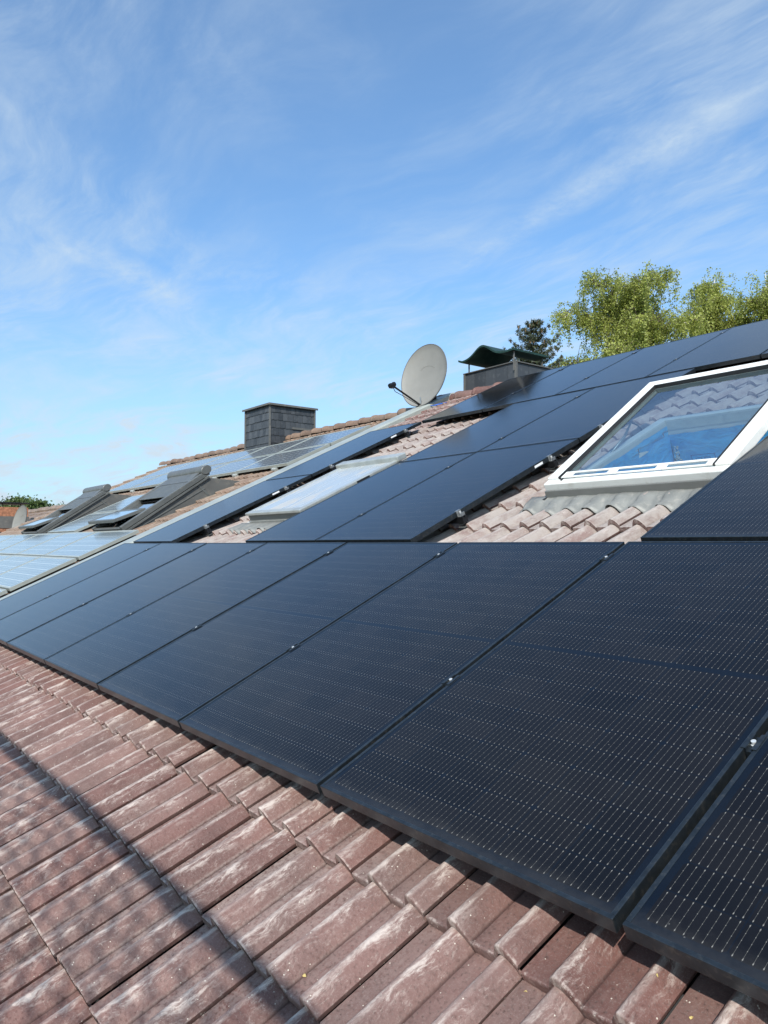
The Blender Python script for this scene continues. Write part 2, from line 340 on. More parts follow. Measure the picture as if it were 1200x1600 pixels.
def glass_material(name, tint, refl_rough=0.02, base=0.05):
    mt, t, b = mat(name); t.n.remove(b)
    tr = t.node('ShaderNodeBsdfTransparent', {'Color': (*tint, 1)}); gl = t.node('ShaderNodeBsdfGlossy', {'Roughness': refl_rough})
    fr = t.node('ShaderNodeFresnel', {'IOR': 1.52})
    dn = t.noise(oc(t), 4.0, 6, 0.65)
    df = t.node('ShaderNodeBsdfDiffuse', {'Color': (0.6, 0.62, 0.6, 1)})
    a = t.node('ShaderNodeMixShader'); t.l.new(t.M('MULTIPLY', t.smooth(dn, 0.35, 0.8), 0.05), a.inputs[0]); t.l.new(tr.outputs[0], a.inputs[1]); t.l.new(df.outputs[0], a.inputs[2])
    mx = t.node('ShaderNodeMixShader'); t.l.new(t.M('ADD', t.M('MULTIPLY', fr.outputs[0], 1.7), base, clamp=True), mx.inputs[0])
    t.l.new(a.outputs[0], mx.inputs[1]); t.l.new(gl.outputs[0], mx.inputs[2]); t.l.new(mx.outputs[0], t.n['Material Output'].inputs[0])
    return mt
M['glass'] = glass_material('window_glass', (0.68, 0.84, 0.92), 0.02, 0.26)
def dusty_sky_pane():
    mt, t, b = mat('dusty_sky_pane'); o = oc(t)
    n = t.noise(t.mapping(o, scale=(1, 0.4, 1)), 5.0, 8, 0.7)
    c = t.mix(t.smooth(n, 0.46, 0.70), (0.36, 0.40, 0.43), (0.50, 0.45, 0.38))  # pale grey puts the reflected sky into the base; tan is dust
    t.l.new(c, b.inputs['Base Color']); t.l.new(t.M('ADD', 0.12, t.M('MULTIPLY', n, 0.3)), b.inputs['Roughness']); return mt
M['dusty'] = dusty_sky_pane()
def film_material():
    mt, t, b = mat('blue_vapour_film'); o = oc(t)
    w1 = t.noise(t.mapping(o, scale=(1, 1, 2.2)), 5.0, 6, 0.6, 1.5)
    c = t.mix(t.smooth(w1, 0.3, 0.7), (0.03, 0.33, 0.74), (0.10, 0.54, 0.95))
    t.l.new(c, b.inputs['Base Color']); b.inputs['Roughness'].default_value = 0.32
    bump(t, b, w1, 0.9, 0.03); return mt
M['film'] = film_material()
M['filmdark'] = simple('film_print', (0.01, 0.05, 0.22), 0.4)
def foil_material():
    mt, t, b = mat('crumpled_foil'); o = oc(t)
    b.inputs['Metallic'].default_value = 1; b.inputs['Roughness'].default_value = 0.22; b.inputs['Base Color'].default_value = (0.8, 0.8, 0.78, 1)
    v = t.node('ShaderNodeTexVoronoi', {'Scale': 38.0}); t.l.new(o, v.inputs['Vector']); bump(t, b, v.outputs['Distance'], 1.0, 0.02); return mt
M['foil'] = foil_material()
def slate_material():
    mt, t, b = mat('slate_shingle'); 
    tint = t.node('ShaderNodeAttribute', attribute_name='tint').outputs['Fac']; o = oc(t)
    c = t.mix(tint, (0.030, 0.033, 0.037), (0.070, 0.074, 0.079))
    c = t.mix(t.M('MULTIPLY', t.smooth(t.noise(o, 14, 6, 0.7), 0.5, 0.75), 0.35), c, (0.17, 0.175, 0.175))
    t.l.new(c, b.inputs['Base Color']); b.inputs['Roughness'].default_value = 0.5
    bump(t, b, t.noise(o, 60, 5, 0.6), 0.4, 0.004); return mt
M['slate'] = slate_material()

# ------------------------------------------------------------------ roof tiles
PERIOD, GAUGE, V0 = 0.30, 0.33, -0.11
TN = -0.150                       # top of the flat pans at mid tile
def roll(x, c, hw, h):
    d_ = (c - x) / (hw * 0.55) if x < c else (x - c) / (hw * 1.22)
    return h * (math.cos(d_ * math.pi / 2) ** 0.92 if d_ < 1 else (-0.05 if d_ < 1.10 and x > c else 0.0))
def prof(x):                      # height of the tile across one period
    a_, b_ = roll(x, 0.100, 0.043, 0.043), roll(x, 0.250, 0.043, 0.043)
    return max(a_, b_) if max(a_, b_) > 0 else min(a_, b_)
XS_HI = [0.0008, 0.010, 0.030, 0.0755, 0.0775, 0.080, 0.083, 0.091, 0.100, 0.109, 0.118, 0.127, 0.135, 0.142, 0.147, 0.1505, 0.1530, 0.1565, 0.160, 0.180, 0.2255, 0.2275, 0.230, 0.233, 0.241, 0.250, 0.259, 0.268, 0.277, 0.285, 0.2966]
XS_LO = [0.0015, 0.03, 0.0755, 0.079, 0.086, 0.100, 0.115, 0.130, 0.144, 0.153, 0.180, 0.2255, 0.229, 0.236, 0.250, 0.265, 0.280, 0.2965]
def tile_field(name, u0, u1, v0, v1, material, parent, n_off=0.0, xs=XS_HI, hole=None, phase=0.235, jit=1.0, uoff=0.0):
    verts, faces, tint, crest, sharp, foot = [], [], [], [], [], []
    i0 = math.floor((u0 - phase) / PERIOD); i1 = math.ceil((u1 - phase) / PERIOD)
    j0 = math.floor((v0 - V0) / GAUGE); j1 = math.ceil((v1 - V0) / GAUGE)
    P = [prof(x) for x in xs]
    for j in range(j0, j1):
        for i in range(i0, i1):
            ub = phase + i * PERIOD + random.gauss(0, 0.0010) * jit; vb = V0 + j * GAUGE + random.gauss(0, 0.0022) * jit
            if ub + PERIOD < u0 or ub > u1: continue
            dn = random.gauss(0, 0.0009) * jit; tl = random.gauss(0, 0.0016) * jit; tn = random.random()
            rows = [(0.0015, -0.026, 0), (0.0, -0.0050, .5), (0.0015, -0.0014, 1), (0.0045, 0.0, 1), (0.0085, 0.0, 0), (0.06, 0, 0), (0.17, 0, 0), (GAUGE + 0.01, 0, 0)]
            if hole and ub + PERIOD > hole[0] and ub < hole[1]:
                for hv in hole[2:]:
                    if 0.01 < hv - vb < GAUGE - 0.01: rows.append((hv - vb, 0, 0))
                rows.sort(key=lambda r_: (r_[0], r_[1]))
            base = len(verts); nx = len(xs) + 2
            for (dv, dz, eg) in rows:
                tilt = 0.030 * (1 - dv / GAUGE)           # nose rides on the tile below
                vv = min(vb + dv, v1)
                for k in range(nx):
                    x = xs[0] if k == 0 else xs[-1] if k == nx - 1 else xs[k - 1]
                    h = (P[-1] if k else 0.0) if k in (0, nx - 1) else P[k - 1]
                    zz = TN - 0.012 + tilt + dn + tl * (x - 0.15) / 0.15 + h + dz + n_off
                    if k == 0: zz -= 0.020
                    if k == nx - 1: zz -= 0.013; x -= 0.004
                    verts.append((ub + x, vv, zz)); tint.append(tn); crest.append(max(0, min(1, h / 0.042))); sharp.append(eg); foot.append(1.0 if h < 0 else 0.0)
            for r_ in range(len(rows) - 1):
                for k in range(nx - 1):
                    a = base + r_ * nx + k
                    if hole:
                        cu = (verts[a][0] + verts[a + 1][0]) / 2; cv = (verts[a][1] + verts[a + nx][1]) / 2
                        if hole[0] < cu < hole[1] and hole[2] < cv < hole[3]: continue
                    faces.append((a, a + 1, a + nx + 1, a + nx))
    me = bpy.data.meshes.new(name); me.from_pydata(verts, [], faces)
    for nm, arr in (('tint', tint), ('crest', crest), ('edge', sharp), ('foot', foot)):
        at = me.attributes.new(nm, 'FLOAT', 'POINT'); at.data.foreach_set('value', arr)
    me.materials.append(material); me.polygons.foreach_set('use_smooth', [True] * len(faces)); me.set_sharp_from_angle(angle=R(50)); me.update()
    o = bpy.data.objects.new(name, me); C.objects.link(o); o.parent = parent; o.rotation_euler.x = PT
    return o
def tile_n(u, v, phase=0.235):    # top of the tile surface at (u, v)
    x = (u - phase) % PERIOD; f = ((v - V0) % GAUGE) / GAUGE
    return TN - 0.012 + 0.030 * (1 - f) + prof(x)

# ------------------------------------------------------------------ ground
mg, t, b = mat('grass_and_gardens'); o_ = oc(t)
t.l.new(t.mix(t.smooth(t.noise(o_, 0.15, 6, 0.6), 0.35, 0.65), (0.05, 0.085, 0.025), (0.16, 0.15, 0.11)), b.inputs['Base Color']); b.inputs['Roughness'].default_value = 0.95
gm = MB(); gm.add([(-1500, -1500, -6.2), (1500, -1500, -6.2), (1500, 1500, -6.2), (-1500, 1500, -6.2)], [(0, 1, 2, 3)])
gr_ = gm.obj('ground', mg); gr_['kind'] = 'structure'

# ------------------------------------------------------------------ our house
HOLE = (-1.055, -0.02, 2.69, 3.93)
RV = 7.22                         # ridge position up the slope
house = empty('terraced_house', 'house under the red brown roof that carries the black solar panels', 'house', (0, 0, 0), roof=False)
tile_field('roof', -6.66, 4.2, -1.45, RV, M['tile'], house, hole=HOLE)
dk = MB(); nn = -0.205
for (a, b_, c_, d_) in ((-6.7, HOLE[0], -1.4, RV), (HOLE[1], 4.2, -1.4, RV), (HOLE[0], HOLE[1], -1.4, HOLE[2]), (HOLE[0], HOLE[1], HOLE[3], RV)):
    dk.box(a, b_, c_, d_, nn - 0.02, nn)
dk.obj('roof_deck', M['darkgap'], house, rotx=PT)
def ridge(name, u0, u1, v, n, material, parent, rad=0.115, length=0.40, jit=1.0):
    mb = MB(); tint = []; cr = []
    c0 = W(0, v, n); k = 12; x = u0; i = 0
    while x < u1:
        dz = random.gauss(0, 0.004) * jit; dy = random.gauss(0, 0.005) * jit; tn = random.random()
        secs = [(0.0, 1.0), (0.012, 1.06), (0.05, 1.06), (0.055, 1.0), (length + 0.02, 0.90)]
        vs = []
        for (dx, sc) in secs:
            for r_ in (rad * sc, (rad - 0.018) * sc):
                for j in range(k + 1):
                    an = R(-12) + (math.pi + R(24)) * j / k
                    vs.append((x + dx, c0.y + dy + math.cos(an) * r_ * 1.15, c0.z + dz + math.sin(an) * r_ * 0.85 + (0.018 if sc > 0.95 else 0.0)))
        K = k + 1; fs = []
        for s_ in range(len(secs) - 1):
            for j in range(k): a = s_ * 2 * K + j; fs.append((a, a + 1, a + 1 + 2 * K, a + 2 * K))
        for j in range(k): fs.append((j, j + K, j + K + 1, j + 1))
        mb.add(vs, fs); tint += [tn] * len(vs); cr += [0.25] * len(vs)
        x += length; i += 1
    o = mb.obj(name, material, parent, smooth=45, recalc=True)
    for nm, arr in (('tint', tint), ('crest', cr)):
        at = o.data.attributes.new(nm, 'FLOAT', 'POINT'); at.data.foreach_set('value', arr)
    return o
ridge('ridge', -6.72, 4.2, RV, TN - 0.012, M['tile'], house)
RY = W(0, RV, TN).y; RZ = W(0, RV, TN).z
def back_slope(u0, u1, ry, rz, material, parent, name='rear_roof', depth=5.5):
    mb = MB(); mb.prism([(ry + .02, rz - .02), (ry + depth, rz - depth * math.tan(PT) - .02), (ry + depth, rz - depth * math.tan(PT) - .10), (ry + .02, rz - .10)], u0, u1)
    o = mb.obj(name, material, parent); at = o.data.attributes.new('tint', 'FLOAT', 'POINT'); at = o.data.attributes.new('crest', 'FLOAT', 'POINT'); return o
back_slope(-6.7, 4.2, RY, RZ, M['tile'], house)
wl = MB(); wl.box(-6.7, 4.1, -0.75, 13.0, -6.2, -0.62); wl.prism([(-0.75, -0.62), (13.0, -0.62), (RY, RZ - 0.35)], -6.65, 4.05); wl.obj('wall', M['plaster'], house)
# folded verge flashing between the two roofs
vf = MB(); vf.prism([(-6.70, -0.23), (-6.70, -0.060), (-6.675, -0.040), (-6.43, -0.045), (-6.405, -0.062), (-6.405, -0.21)], -1.45, RV + .05, axis=1)
vf.obj('verge_flashing', M['verge'], house, rotx=PT, bevel=0.004)
vf = MB(); vf.box(-6.745, -6.703, -1.45, RV, -0.24, -0.105); vf.obj('gap_shade_strip', M['black'], house, rotx=PT)  # black strip painted in for the shadowed gap beside the flashing
gt = MB()
gpts = [(0.065 * math.cos(a), 0.065 * math.sin(a)) for a in [math.pi + math.pi * i / 10 for i in range(11)]]
gpts += [(0.060 * math.cos(a), 0.060 * math.sin(a)) for a in [2 * math.pi - math.pi * i / 10 for i in range(11)]]
ge = W(0, -1.52, -0.26)
gt.prism([(y + ge.y, z_ + ge.z) for y, z_ in gpts], -6.7, 4.2); gt.obj('gutter', M['galv'], house, smooth=40)

# ------------------------------------------------------------------ solar panels
PW, PH, PGAP = 1.024, 1.737, 0.02
fm = MB()
fm.box(0, PW, 0, 0.011, -0.035, 0); fm.box(0, PW, PH - 0.011, PH, -0.035, 0)
fm.box(0, 0.011, 0.011, PH - 0.011, -0.035, 0); fm.box(PW - 0.011, PW, 0.011, PH - 0.011, -0.035, 0)
p0 = empty('solar_module', '-', 'solar panel', W(0, 0, 0), group='black solar panels on the red brown roof')
fm.obj('frame', M['black_alu'], p0, bevel=0.0012)
cm = MB(); cm.box(0.0105, PW - 0.0105, 0.0105, PH - 0.0105, -0.0065, -0.0016); cm.obj('cell_sheet', M['cells'], p0)
ROW1 = [(-6.255, 'leftmost'), (-5.211, 'second from the left'), (-4.167, 'third from the left'), (-3.123, 'fourth from the left'), (-2.079, 'fifth from the left'), (-1.035, 'third from the right'), (0.010, 'second from the right'), (1.056, 'rightmost')]
plist = []
for u_, wd in ROW1:
    plist.append((u_, 0.0, f'black solar panel, {wd} in the lowest row above the bare tiles'))
plist += [(-6.09, 1.775, 'lower black solar panel of the narrow strip beside the pale verge flashing'),
          (-6.09, 3.53, 'upper black solar panel of the narrow strip beside the pale verge flashing'),
          (-3.555, 1.775, 'black solar panel at the lower left of the middle block beside the closed roof window'),
          (-2.515, 1.775, 'black solar panel at the lower right of the middle block above the pale tiles'),
          (-3.555, 3.53, 'black solar panel of the middle block that mirrors the satellite dish'),
          (-2.515, 3.53, 'black solar panel at the upper right of the middle block'),
          (0.045, 1.775, 'black solar panel at the right edge, in front of the open white roof window')]
R4 = ['leftmost in the top row, mirroring the green hood', 'second from the left in the top row', 'third from the left in the top row', 'fourth from the left in the top row, above the white window corner', 'rightmost in the top row above the open white window']
for k in range(5):
    plist.append((-5.09 + k * 1.036, 5.30, 'black solar panel, ' + R4[k]))
used0 = False
stick = MB(); stick.box(PW + 0.0003, PW + 0.0012, 1.21, 1.30, -0.026, -0.010)
for (u_, v_, lb) in plist:
    if not used0: o = p0; o['label'] = lb; used0 = True; o.location = W(u_, v_, 0)
    else: o = copy_tree(p0, label=lb, loc=W(u_, v_, random.gauss(0, 0.0008)))
    o.rotation_euler.x = PT + random.gauss(0, 0.0006)
    if abs(u_ + 2.515) < .01 and v_ < 2 or abs(u_ + 6.09) < .01: stick.obj('sticker', M['sticker'], o)

# rails under the panels
def rail(u0, u1, v, lb):
    r_ = MB(); r_.prism([(v - .02, -.0365), (v - .006, -.0365), (v - .006, -.047), (v + .006, -.047), (v + .006, -.0365), (v + .02, -.0365), (v + .02, -.078), (v - .02, -.078)], u0, u1)
    base = W((u0 + u1) / 2, v, -0.08)
    o = r_.obj('mounting_rail', M['rail']); o.rotation_euler.x = PT; tag(o, lb, 'rail', 'rails under the solar panels'); return o
rail(-6.25, 2.3, 0.60, 'black mounting rail under the lowest panel row, lower one')
rail(-6.25, 2.3, 1.58, 'black mounting rail under the lowest panel row, upper one')
rail(-6.09, -5.03, 2.16, 'rail end at the foot of the narrow left panel strip'); rail(-6.09, -5.03, 3.17, 'rail end halfway up the narrow left panel strip')
rail(-6.09, -5.03, 3.80, 'rail end above the joint of the narrow left panel strip'); rail(-6.09, -5.03, 4.98, 'rail end at the top of the narrow left panel strip')
rail(-3.54, -1.45, 2.20, 'rail end at the foot of the middle panel block, above the bare pale tiles'); rail(-3.54, -1.45, 3.16, 'rail end beside the white sticker of the middle panel block')
rail(-3.54, -1.45, 3.80, 'rail end just above the joint of the middle panel block'); rail(-3.54, -1.45, 4.98, 'rail end at the top of the middle panel block')
rail(0.05, 2.2, 2.20, 'rail under the right edge panel, lower one'); rail(0.05, 2.2, 3.16, 'rail under the right edge panel, upper one')
rail(-5.09, 0.1, 5.87, 'rail under the top panel row, lower one'); rail(-5.09, 0.1, 6.83, 'rail under the top panel row, upper one')

# clamps
def hexbolt(mb, x, y, z0, r_=0.0075, h=0.006):
    mb.tube([(x, y, z0), (x, y, z0 + h)], r_, 14); mb.tube([(x, y, z0 - .001), (x, y, z0 + 0.0012)], r_ * 1.35, 16)
mc0 = empty('module_clamp', '-', 'clamp', (0, 0, 0), group='mid clamps in the gaps between panels')
a = MB(); a.box(-0.0095, 0.0095, -0.03, 0.03, -0.034, -0.0065); a.box(-0.019, -0.0085, -0.03, 0.03, 0.0005, 0.003); a.box(0.0085, 0.019, -0.03, 0.03, 0.0005, 0.003)
a.box(-0.0085, -0.0065, -0.03, 0.03, -0.008, 0.0028); a.box(0.0065, 0.0085, -0.03, 0.03, -0.008, 0.0028); a.obj('clamp_body', M['black_alu'], mc0, bevel=0.0006)
a = MB(); hexbolt(a, 0, 0.0, -0.0065, 0.0062, 0.010); a.obj('bolt', M['steel'], mc0, smooth=40)
names1 = ['first', 'second', 'third', 'fourth', 'fifth', 'sixth', 'seventh']
cl_list = []
for k in range(7):
    ug = ROW1[k + 1][0] - 0.011
    for v_, s_ in ((0.60, 'lower'), (1.58, 'upper')):
        cl_list.append((ug, v_, f'{s_} clamp in the {names1[k]} gap from the left, lowest black panel row'))
for v_, s_ in ((2.22, 'lowest'), (3.17, 'second'), (3.85, 'third'), (4.98, 'uppermost')):
    cl_list.append((-2.523, v_, f'{s_} clamp in the middle gap of the central panel block'))
for k in range(4):
    for v_, s_ in ((5.87, 'lower'), (6.83, 'upper')):
        cl_list.append((-4.060 + k * 1.036, v_, f'{s_} clamp in the {names1[k]} gap from the left of the top panel row'))
f0 = True
for (u_, v_, lb) in cl_list:
    if f0: o = mc0; o['label'] = lb; o.location = W(u_, v_, 0); f0 = False
    else: o = copy_tree(mc0, label=lb, loc=W(u_, v_, 0))
ec0 = empty('end_clamp', '-', 'clamp', (0, 0, 0), group='end clamps on the open panel edges')
a = MB(); a.box(-0.012, -0.002, -0.02, 0.02, 0.0005, 0.003); a.box(0.0015, 0.004, -0.02, 0.02, -0.036, 0.003); a.box(-0.003, 0.0025, -0.02, 0.02, 0.0005, 0.003); a.box(0.003, 0.032, -0.02, 0.02, -0.036, -0.033)
a.box(0.029, 0.032, -0.02, 0.02, -0.036, -0.012); a.obj('clamp_body', M['galv'], ec0, bevel=0.0006)
a = MB(); hexbolt(a, 0.016, 0, -0.033, 0.0065, 0.03); a.obj('bolt', M['steel'], ec0, smooth=40)
a = MB(); a.box(-0.02, 0.03, -0.016, 0.016, -0.092, -0.084); a.box(0.024, 0.030, -0.016, 0.016, -0.092, -0.055); a.box(-.02, 0.035, -0.022, 0.022, -0.108, -0.102); a.obj('roof_hook', M['greyalu'], ec0, bevel=0.001)
f0 = True
for u_, nm in ((-1.491, 'central panel block above bare tiles'), (-5.066, 'narrow left panel strip')):
    for v_, s_ in ((2.20 if u_ > -3 else 2.16, 'lowest'), (3.16, 'second'), (3.80, 'third'), (4.98, 'topmost')):
        lb = f'{s_} end clamp on the right edge of the {nm}'
        if f0: o = ec0; o['label'] = lb; o.location = W(u_, v_, 0); f0 = False
        else: o = copy_tree(ec0, label=lb, loc=W(u_, v_, 0))

# ------------------------------------------------------------------ big open roof window
wu0, wu1, wv0, wv1 = -1.125, 0.035, 2.61, 4.00
bw = empty('open_roof_window', 'white roof window tilted open showing blue film inside, right of the pale tiles', 'roof window', W(wu0, wv0, TN))
Lw = wu1 - wu0; Lh = wv1 - wv0
a = MB(); z0, z1 = -0.05, 0.085
a.box(0, Lw, 0, 0.075, z0, z1); a.box(0, Lw, Lh - 0.075, Lh, z0, z1); a.box(0, 0.075, 0.075, Lh - 0.075, z0, z1); a.box(Lw - 0.075, Lw, 0.075, Lh - 0.075, z0, z1)
a.obj('base_frame', M['white'], bw, bevel=0.005)
a = MB(); a.box(0.004, Lw - .004, -0.020, -0.001, 0.030, 0.096); a.box(0.0, Lw, -0.030, 0.0, 0.016, 0.0235); a.box(0.01, Lw - .01, -0.050, 0.0, 0.004, 0.012); a.obj('lower_cover', M['coverg'], bw, bevel=0.003)
a = MB(); a.box(0.012, Lw - .012, -0.014, -0.001, -0.022, 0.003); a.obj('sill_strip', M['offwhite'], bw, bevel=0.002)
a = MB(); a.box(0.01, Lw - .01, -0.004, -0.0005, 0.024, 0.030); a.obj('seal', M['black'], bw)
a = MB(); a.box(-0.05, -0.002, -0.03, Lh + .05, -0.03, 0.035); a.box(Lw + 0.002, Lw + .05, -0.03, Lh + .05, -0.03, 0.035); a.box(-0.05, Lw + .05, Lh + .002, Lh + 0.10, -0.02, 0.04); a.obj('side_flashing', M['offwhite'], bw, bevel=0.004)
a = MB(); a.box(-0.035, 0.015, -0.055, -0.02, 0.045, 0.056); a.box(-0.035, -0.028, -0.055, -0.02, 0.01, 0.056); a.obj('corner_clip', M['black'], bw, bevel=0.001)
# lining, film
a = MB(); L0, L1, H0, H1 = 0.079, Lw - 0.079, 0.079, Lh - 0.079
def quadstrip(mb, p, q, z_top, z_bot, nseg=14, nz=6, amp=0.012, tilt=(0, 0)):
    vs = []; 
    for j in range(nz + 1):
        for i in range(nseg + 1):
            f = i / nseg; g_ = j / nz; x = p[0] + (q[0] - p[0]) * f; y = p[1] + (q[1] - p[1]) * f
            vs.append((x + tilt[0] * g_ + random.uniform(-amp, amp) * (g_ > 0), y + tilt[1] * g_ + random.uniform(-amp, amp) * (g_ > 0), z_top + (z_bot - z_top) * g_ + random.uniform(-amp, amp) * .6))
    K = nseg + 1
    mb.add(vs, [(j * K + i, j * K + i + 1, (j + 1) * K + i + 1, (j + 1) * K + i) for j in range(nz) for i in range(nseg)])
for p_, q_ in (((L0, H0), (L0, H1)), ((L0, H1), (L1, H1)), ((L1, H1), (L1, H0)), ((L1, H0), (L0, H0))):
    quadstrip(a, p_, q_, 0.07, 0.01, 1, 1, 0)
a.obj('lining', M['offwhite'], bw)
a = MB(); e = 0.004
quadstrip(a, (L0 + e, H0), (L0 + e, H1), 0.045, -0.52, 16, 8, 0.008, (-0.03, 0.0)); quadstrip(a, (L0, H1 - e), (L1, H1 - e), -0.02, -0.60, 16, 6, 0.010, (0, 0.05))
quadstrip(a, (L1 - e, H1), (L1 - e, H0), -0.10, -0.55, 16, 6, 0.010); quadstrip(a, (L1, H0 + e), (L0, H0 + e), -0.05, -0.5, 16, 6, 0.012)
a.obj('blue_film', M['film'], bw, smooth=True)
a = MB(); a.box(-0.15, Lw + .15, -0.1, Lh + .25, -0.66, -0.64); a.box(-0.16, -0.14, -.1, Lh + .25, -0.66, -0.2); a.box(Lw + .14, Lw + .16, -.1, Lh + .25, -.66, -.2); a.box(-.15, Lw + .15, Lh + .22, Lh + .25, -.66, -.2); a.box(-.15, Lw + .15, -.12, -.1, -.66, -.2)
a.obj('room_behind', simple('dim_room_blue', (0.05, 0.16, 0.33), 0.6, 0, 0.3, 3), bw)  # dimness of the room inside is put into this dark blue
def marks(mb, O, X, Y, s_):
    def q(cx_, cy_, w_, h_, th=0.006):
        for (x0, x1, y0, y1) in ((cx_ - w_, cx_ + w_, cy_ + h_ - th, cy_ + h_), (cx_ - w_, cx_ + w_, cy_ - h_, cy_ - h_ + th), (cx_ - w_, cx_ - w_ + th, cy_ - h_, cy_ + h_), (cx_ + w_ - th, cx_ + w_, cy_ - h_, cy_ + h_)):
            mb.add([O + X * (x * s_) + Y * (y * s_) for x, y in ((x0, y0), (x1, y0), (x1, y1), (x0, y1))], [(0, 1, 2, 3)])
    q(0, 0, .11, .07); q(-.045, 0, .028, .04); q(.035, 0, .028, .04)
a = MB(); marks(a, Vector((0.30, H1 - 0.012, -0.24)), Vector((1, 0, 0)), Vector((0, -.11, 1)).normalized(), .8)
marks(a, Vector((L0 + 0.014, 0.52, -0.24)), Vector((0, 1, 0)), Vector((0.07, 0, 1)).normalized(), .8); a.obj('film_print', M['filmdark'], bw, recalc=False)
a = MB(); vs = []
for i in range(9):
    for j in range(3): vs.append((L0 + 0.02 + random.uniform(0, .03) + j * .02, H1 - 0.03 - random.uniform(0, .02), -0.10 - i * 0.028 + random.uniform(-.005, .005)))
a.add(vs, [(i * 3 + j, i * 3 + j + 1, i * 3 + j + 4, i * 3 + j + 3) for i in range(8) for j in range(2)]); a.obj('adhesive_tape', M['foil'], bw)
# sash, hinged low, leaning open
sash = bpy.data.objects.new('sash', None)
a = MB(); st = 0.086; SL = 1.40; z0, z1 = 0.0, 0.062
a.box(0, Lw - .0, 0, 0.055, z0, z1 - .012); a.box(0, Lw, SL - st, SL, z0, z1); a.box(0, st, 0.055, SL - st, z0, z1); a.box(Lw - st, Lw, 0.055, SL - st, z0, z1)
so_ = a.obj('sash', M['white'], bw, bevel=0.007); so_.location = (0, 0.0, 0.088); so_.rotation_euler.x = R(8.8)
a = MB(); a.add([(st - .004, 0.05, .034), (Lw - st + .004, 0.05, .034), (Lw - st + .004, SL - st + .004, .034), (st - .004, SL - st + .004, .034)], [(0, 1, 2, 3)]); a.obj('pane', M['glass'], so_, recalc=False)
a = MB(); 
for (x0, x1, y0, y1) in ((st - .001, st + .006, .055, SL - st), (Lw - st - .006, Lw - st + .001, .055, SL - st), (st, Lw - st, SL - st - .006, SL - st + .001)): a.box(x0, x1, y0, y1, 0.037, 0.064)
a.obj('gasket', M['black'], so_)
# slotted white vent bar across the foot of the sash
a = MB(); y0, y1 = 0.058, 0.128; xs_ = [0.10, 0.17, 0.42, 0.48, 0.73, 0.79, 1.02, 1.06]
a.box(xs_[0], xs_[-1], y0, y0 + .014, 0.048, 0.058); a.box(xs_[0], xs_[-1], y1 - .018, y1, 0.048, 0.058)
for i in range(0, 8, 2): a.box(xs_[i], xs_[i + 1], y0 + .012, y1 - .016, 0.048, 0.0578)
a.obj('vent_bar', M['white'], so_, bevel=0.003)
a = MB(); a.box(0.115, 0.125, 0.03, 0.05, 0.05, 0.058); a.obj('latch', M['black'], so_)
a = MB(); a.box(-0.004, -0.0005, 0.02, 0.16, 0.008, 0.040); a.tube([(-0.006, 0.05, 0.024), (-0.001, 0.05, 0.024)], .008, 10); a.tube([(-0.006, 0.13, 0.024), (-0.001, 0.13, 0.024)], .005, 10); a.obj('hinge', M['galv'], so_)
a = MB(); a.box(-.0008, -.0002, 0, SL, -.006, 0.001); a.obj('seal', M['black'], so_)
for sx_ in (0.03, Lw - 0.05):
    a = MB(); a.tube([(sx_, Lh * .45, .06), (sx_ + .01, Lh * .62, .13), (sx_ + .01, Lh * .70, .19)], [.010, .010, .006], 10); a.obj('gas_stay', M['galv'], bw, smooth=True)
# pleated apron following the tile rolls below the window
def apron(name, u0, u1, vlo, vhi, parent, base, matl, lift=0.007):
    a = MB(); n_ = int((u1 - u0) / 0.010); K = n_ + 1; rows = 5
    for j in range(rows + 1):
        for i in range(K):
            u_ = u0 + (u1 - u0) * i / n_; v_ = vlo + (vhi - vlo) * j / rows; f = j / rows
            um = max(tile_n(u_ + q_, v_) for q_ in (-.012, -.006, 0, .006, .012))
            n_t = max(um, tile_n(u_, v_)) * (1 - f) + (TN + 0.050) * f + lift + 0.0018 * math.sin(u_ * 520) * (1 - f) + 0.006 * math.sin(u_ * 9 + 1) * (1 - f)
            P_ = W(u_, v_ + 0.010 * math.sin(u_ * 21 + .5) * (1 - f), n_t); a.v.append(tuple(P_ - base))
    a.f = [(j * K + i, j * K + i + 1, (j + 1) * K + i + 1, (j + 1) * K + i) for j in range(rows) for i in range(n_)]; a.m = [0] * len(a.f)
    o = a.obj(name, matl, parent, smooth=True, recalc=False); o.rotation_euler.x = -PT if parent else 0
    sm = o.modifiers.new('thick', 'SOLIDIFY'); sm.thickness = 0.003; return o
apron('apron', wu0 - .12, wu1 + .10, 2.415, 2.61, bw, W(wu0, wv0, TN), M['lead'])

fo = MB(); vs = []
for i in range(13):
    for j in range(7):
        f = i / 12; vs.append((0.02 + 0.03 * j + random.uniform(-.008, .008), 0.85 + 0.5 * f, 0.10 + .05 * math.sin(j * 1.1) + random.uniform(-.022, .022) + .10 * f))
fo.add(vs, [(i * 7 + j, i * 7 + j + 1, i * 7 + j + 8, i * 7 + j + 7) for i in range(12) for j in range(6)])
FO = fo.obj('insulation_foil', M['foil']); FO.location = W(0.03, 2.2, TN + .03); FO.rotation_euler.x = PT
FO.modifiers.new('t', 'SOLIDIFY').thickness = 0.002
tag(FO, 'crumpled silver foil beside the right edge of the open white roof window', 'foil')

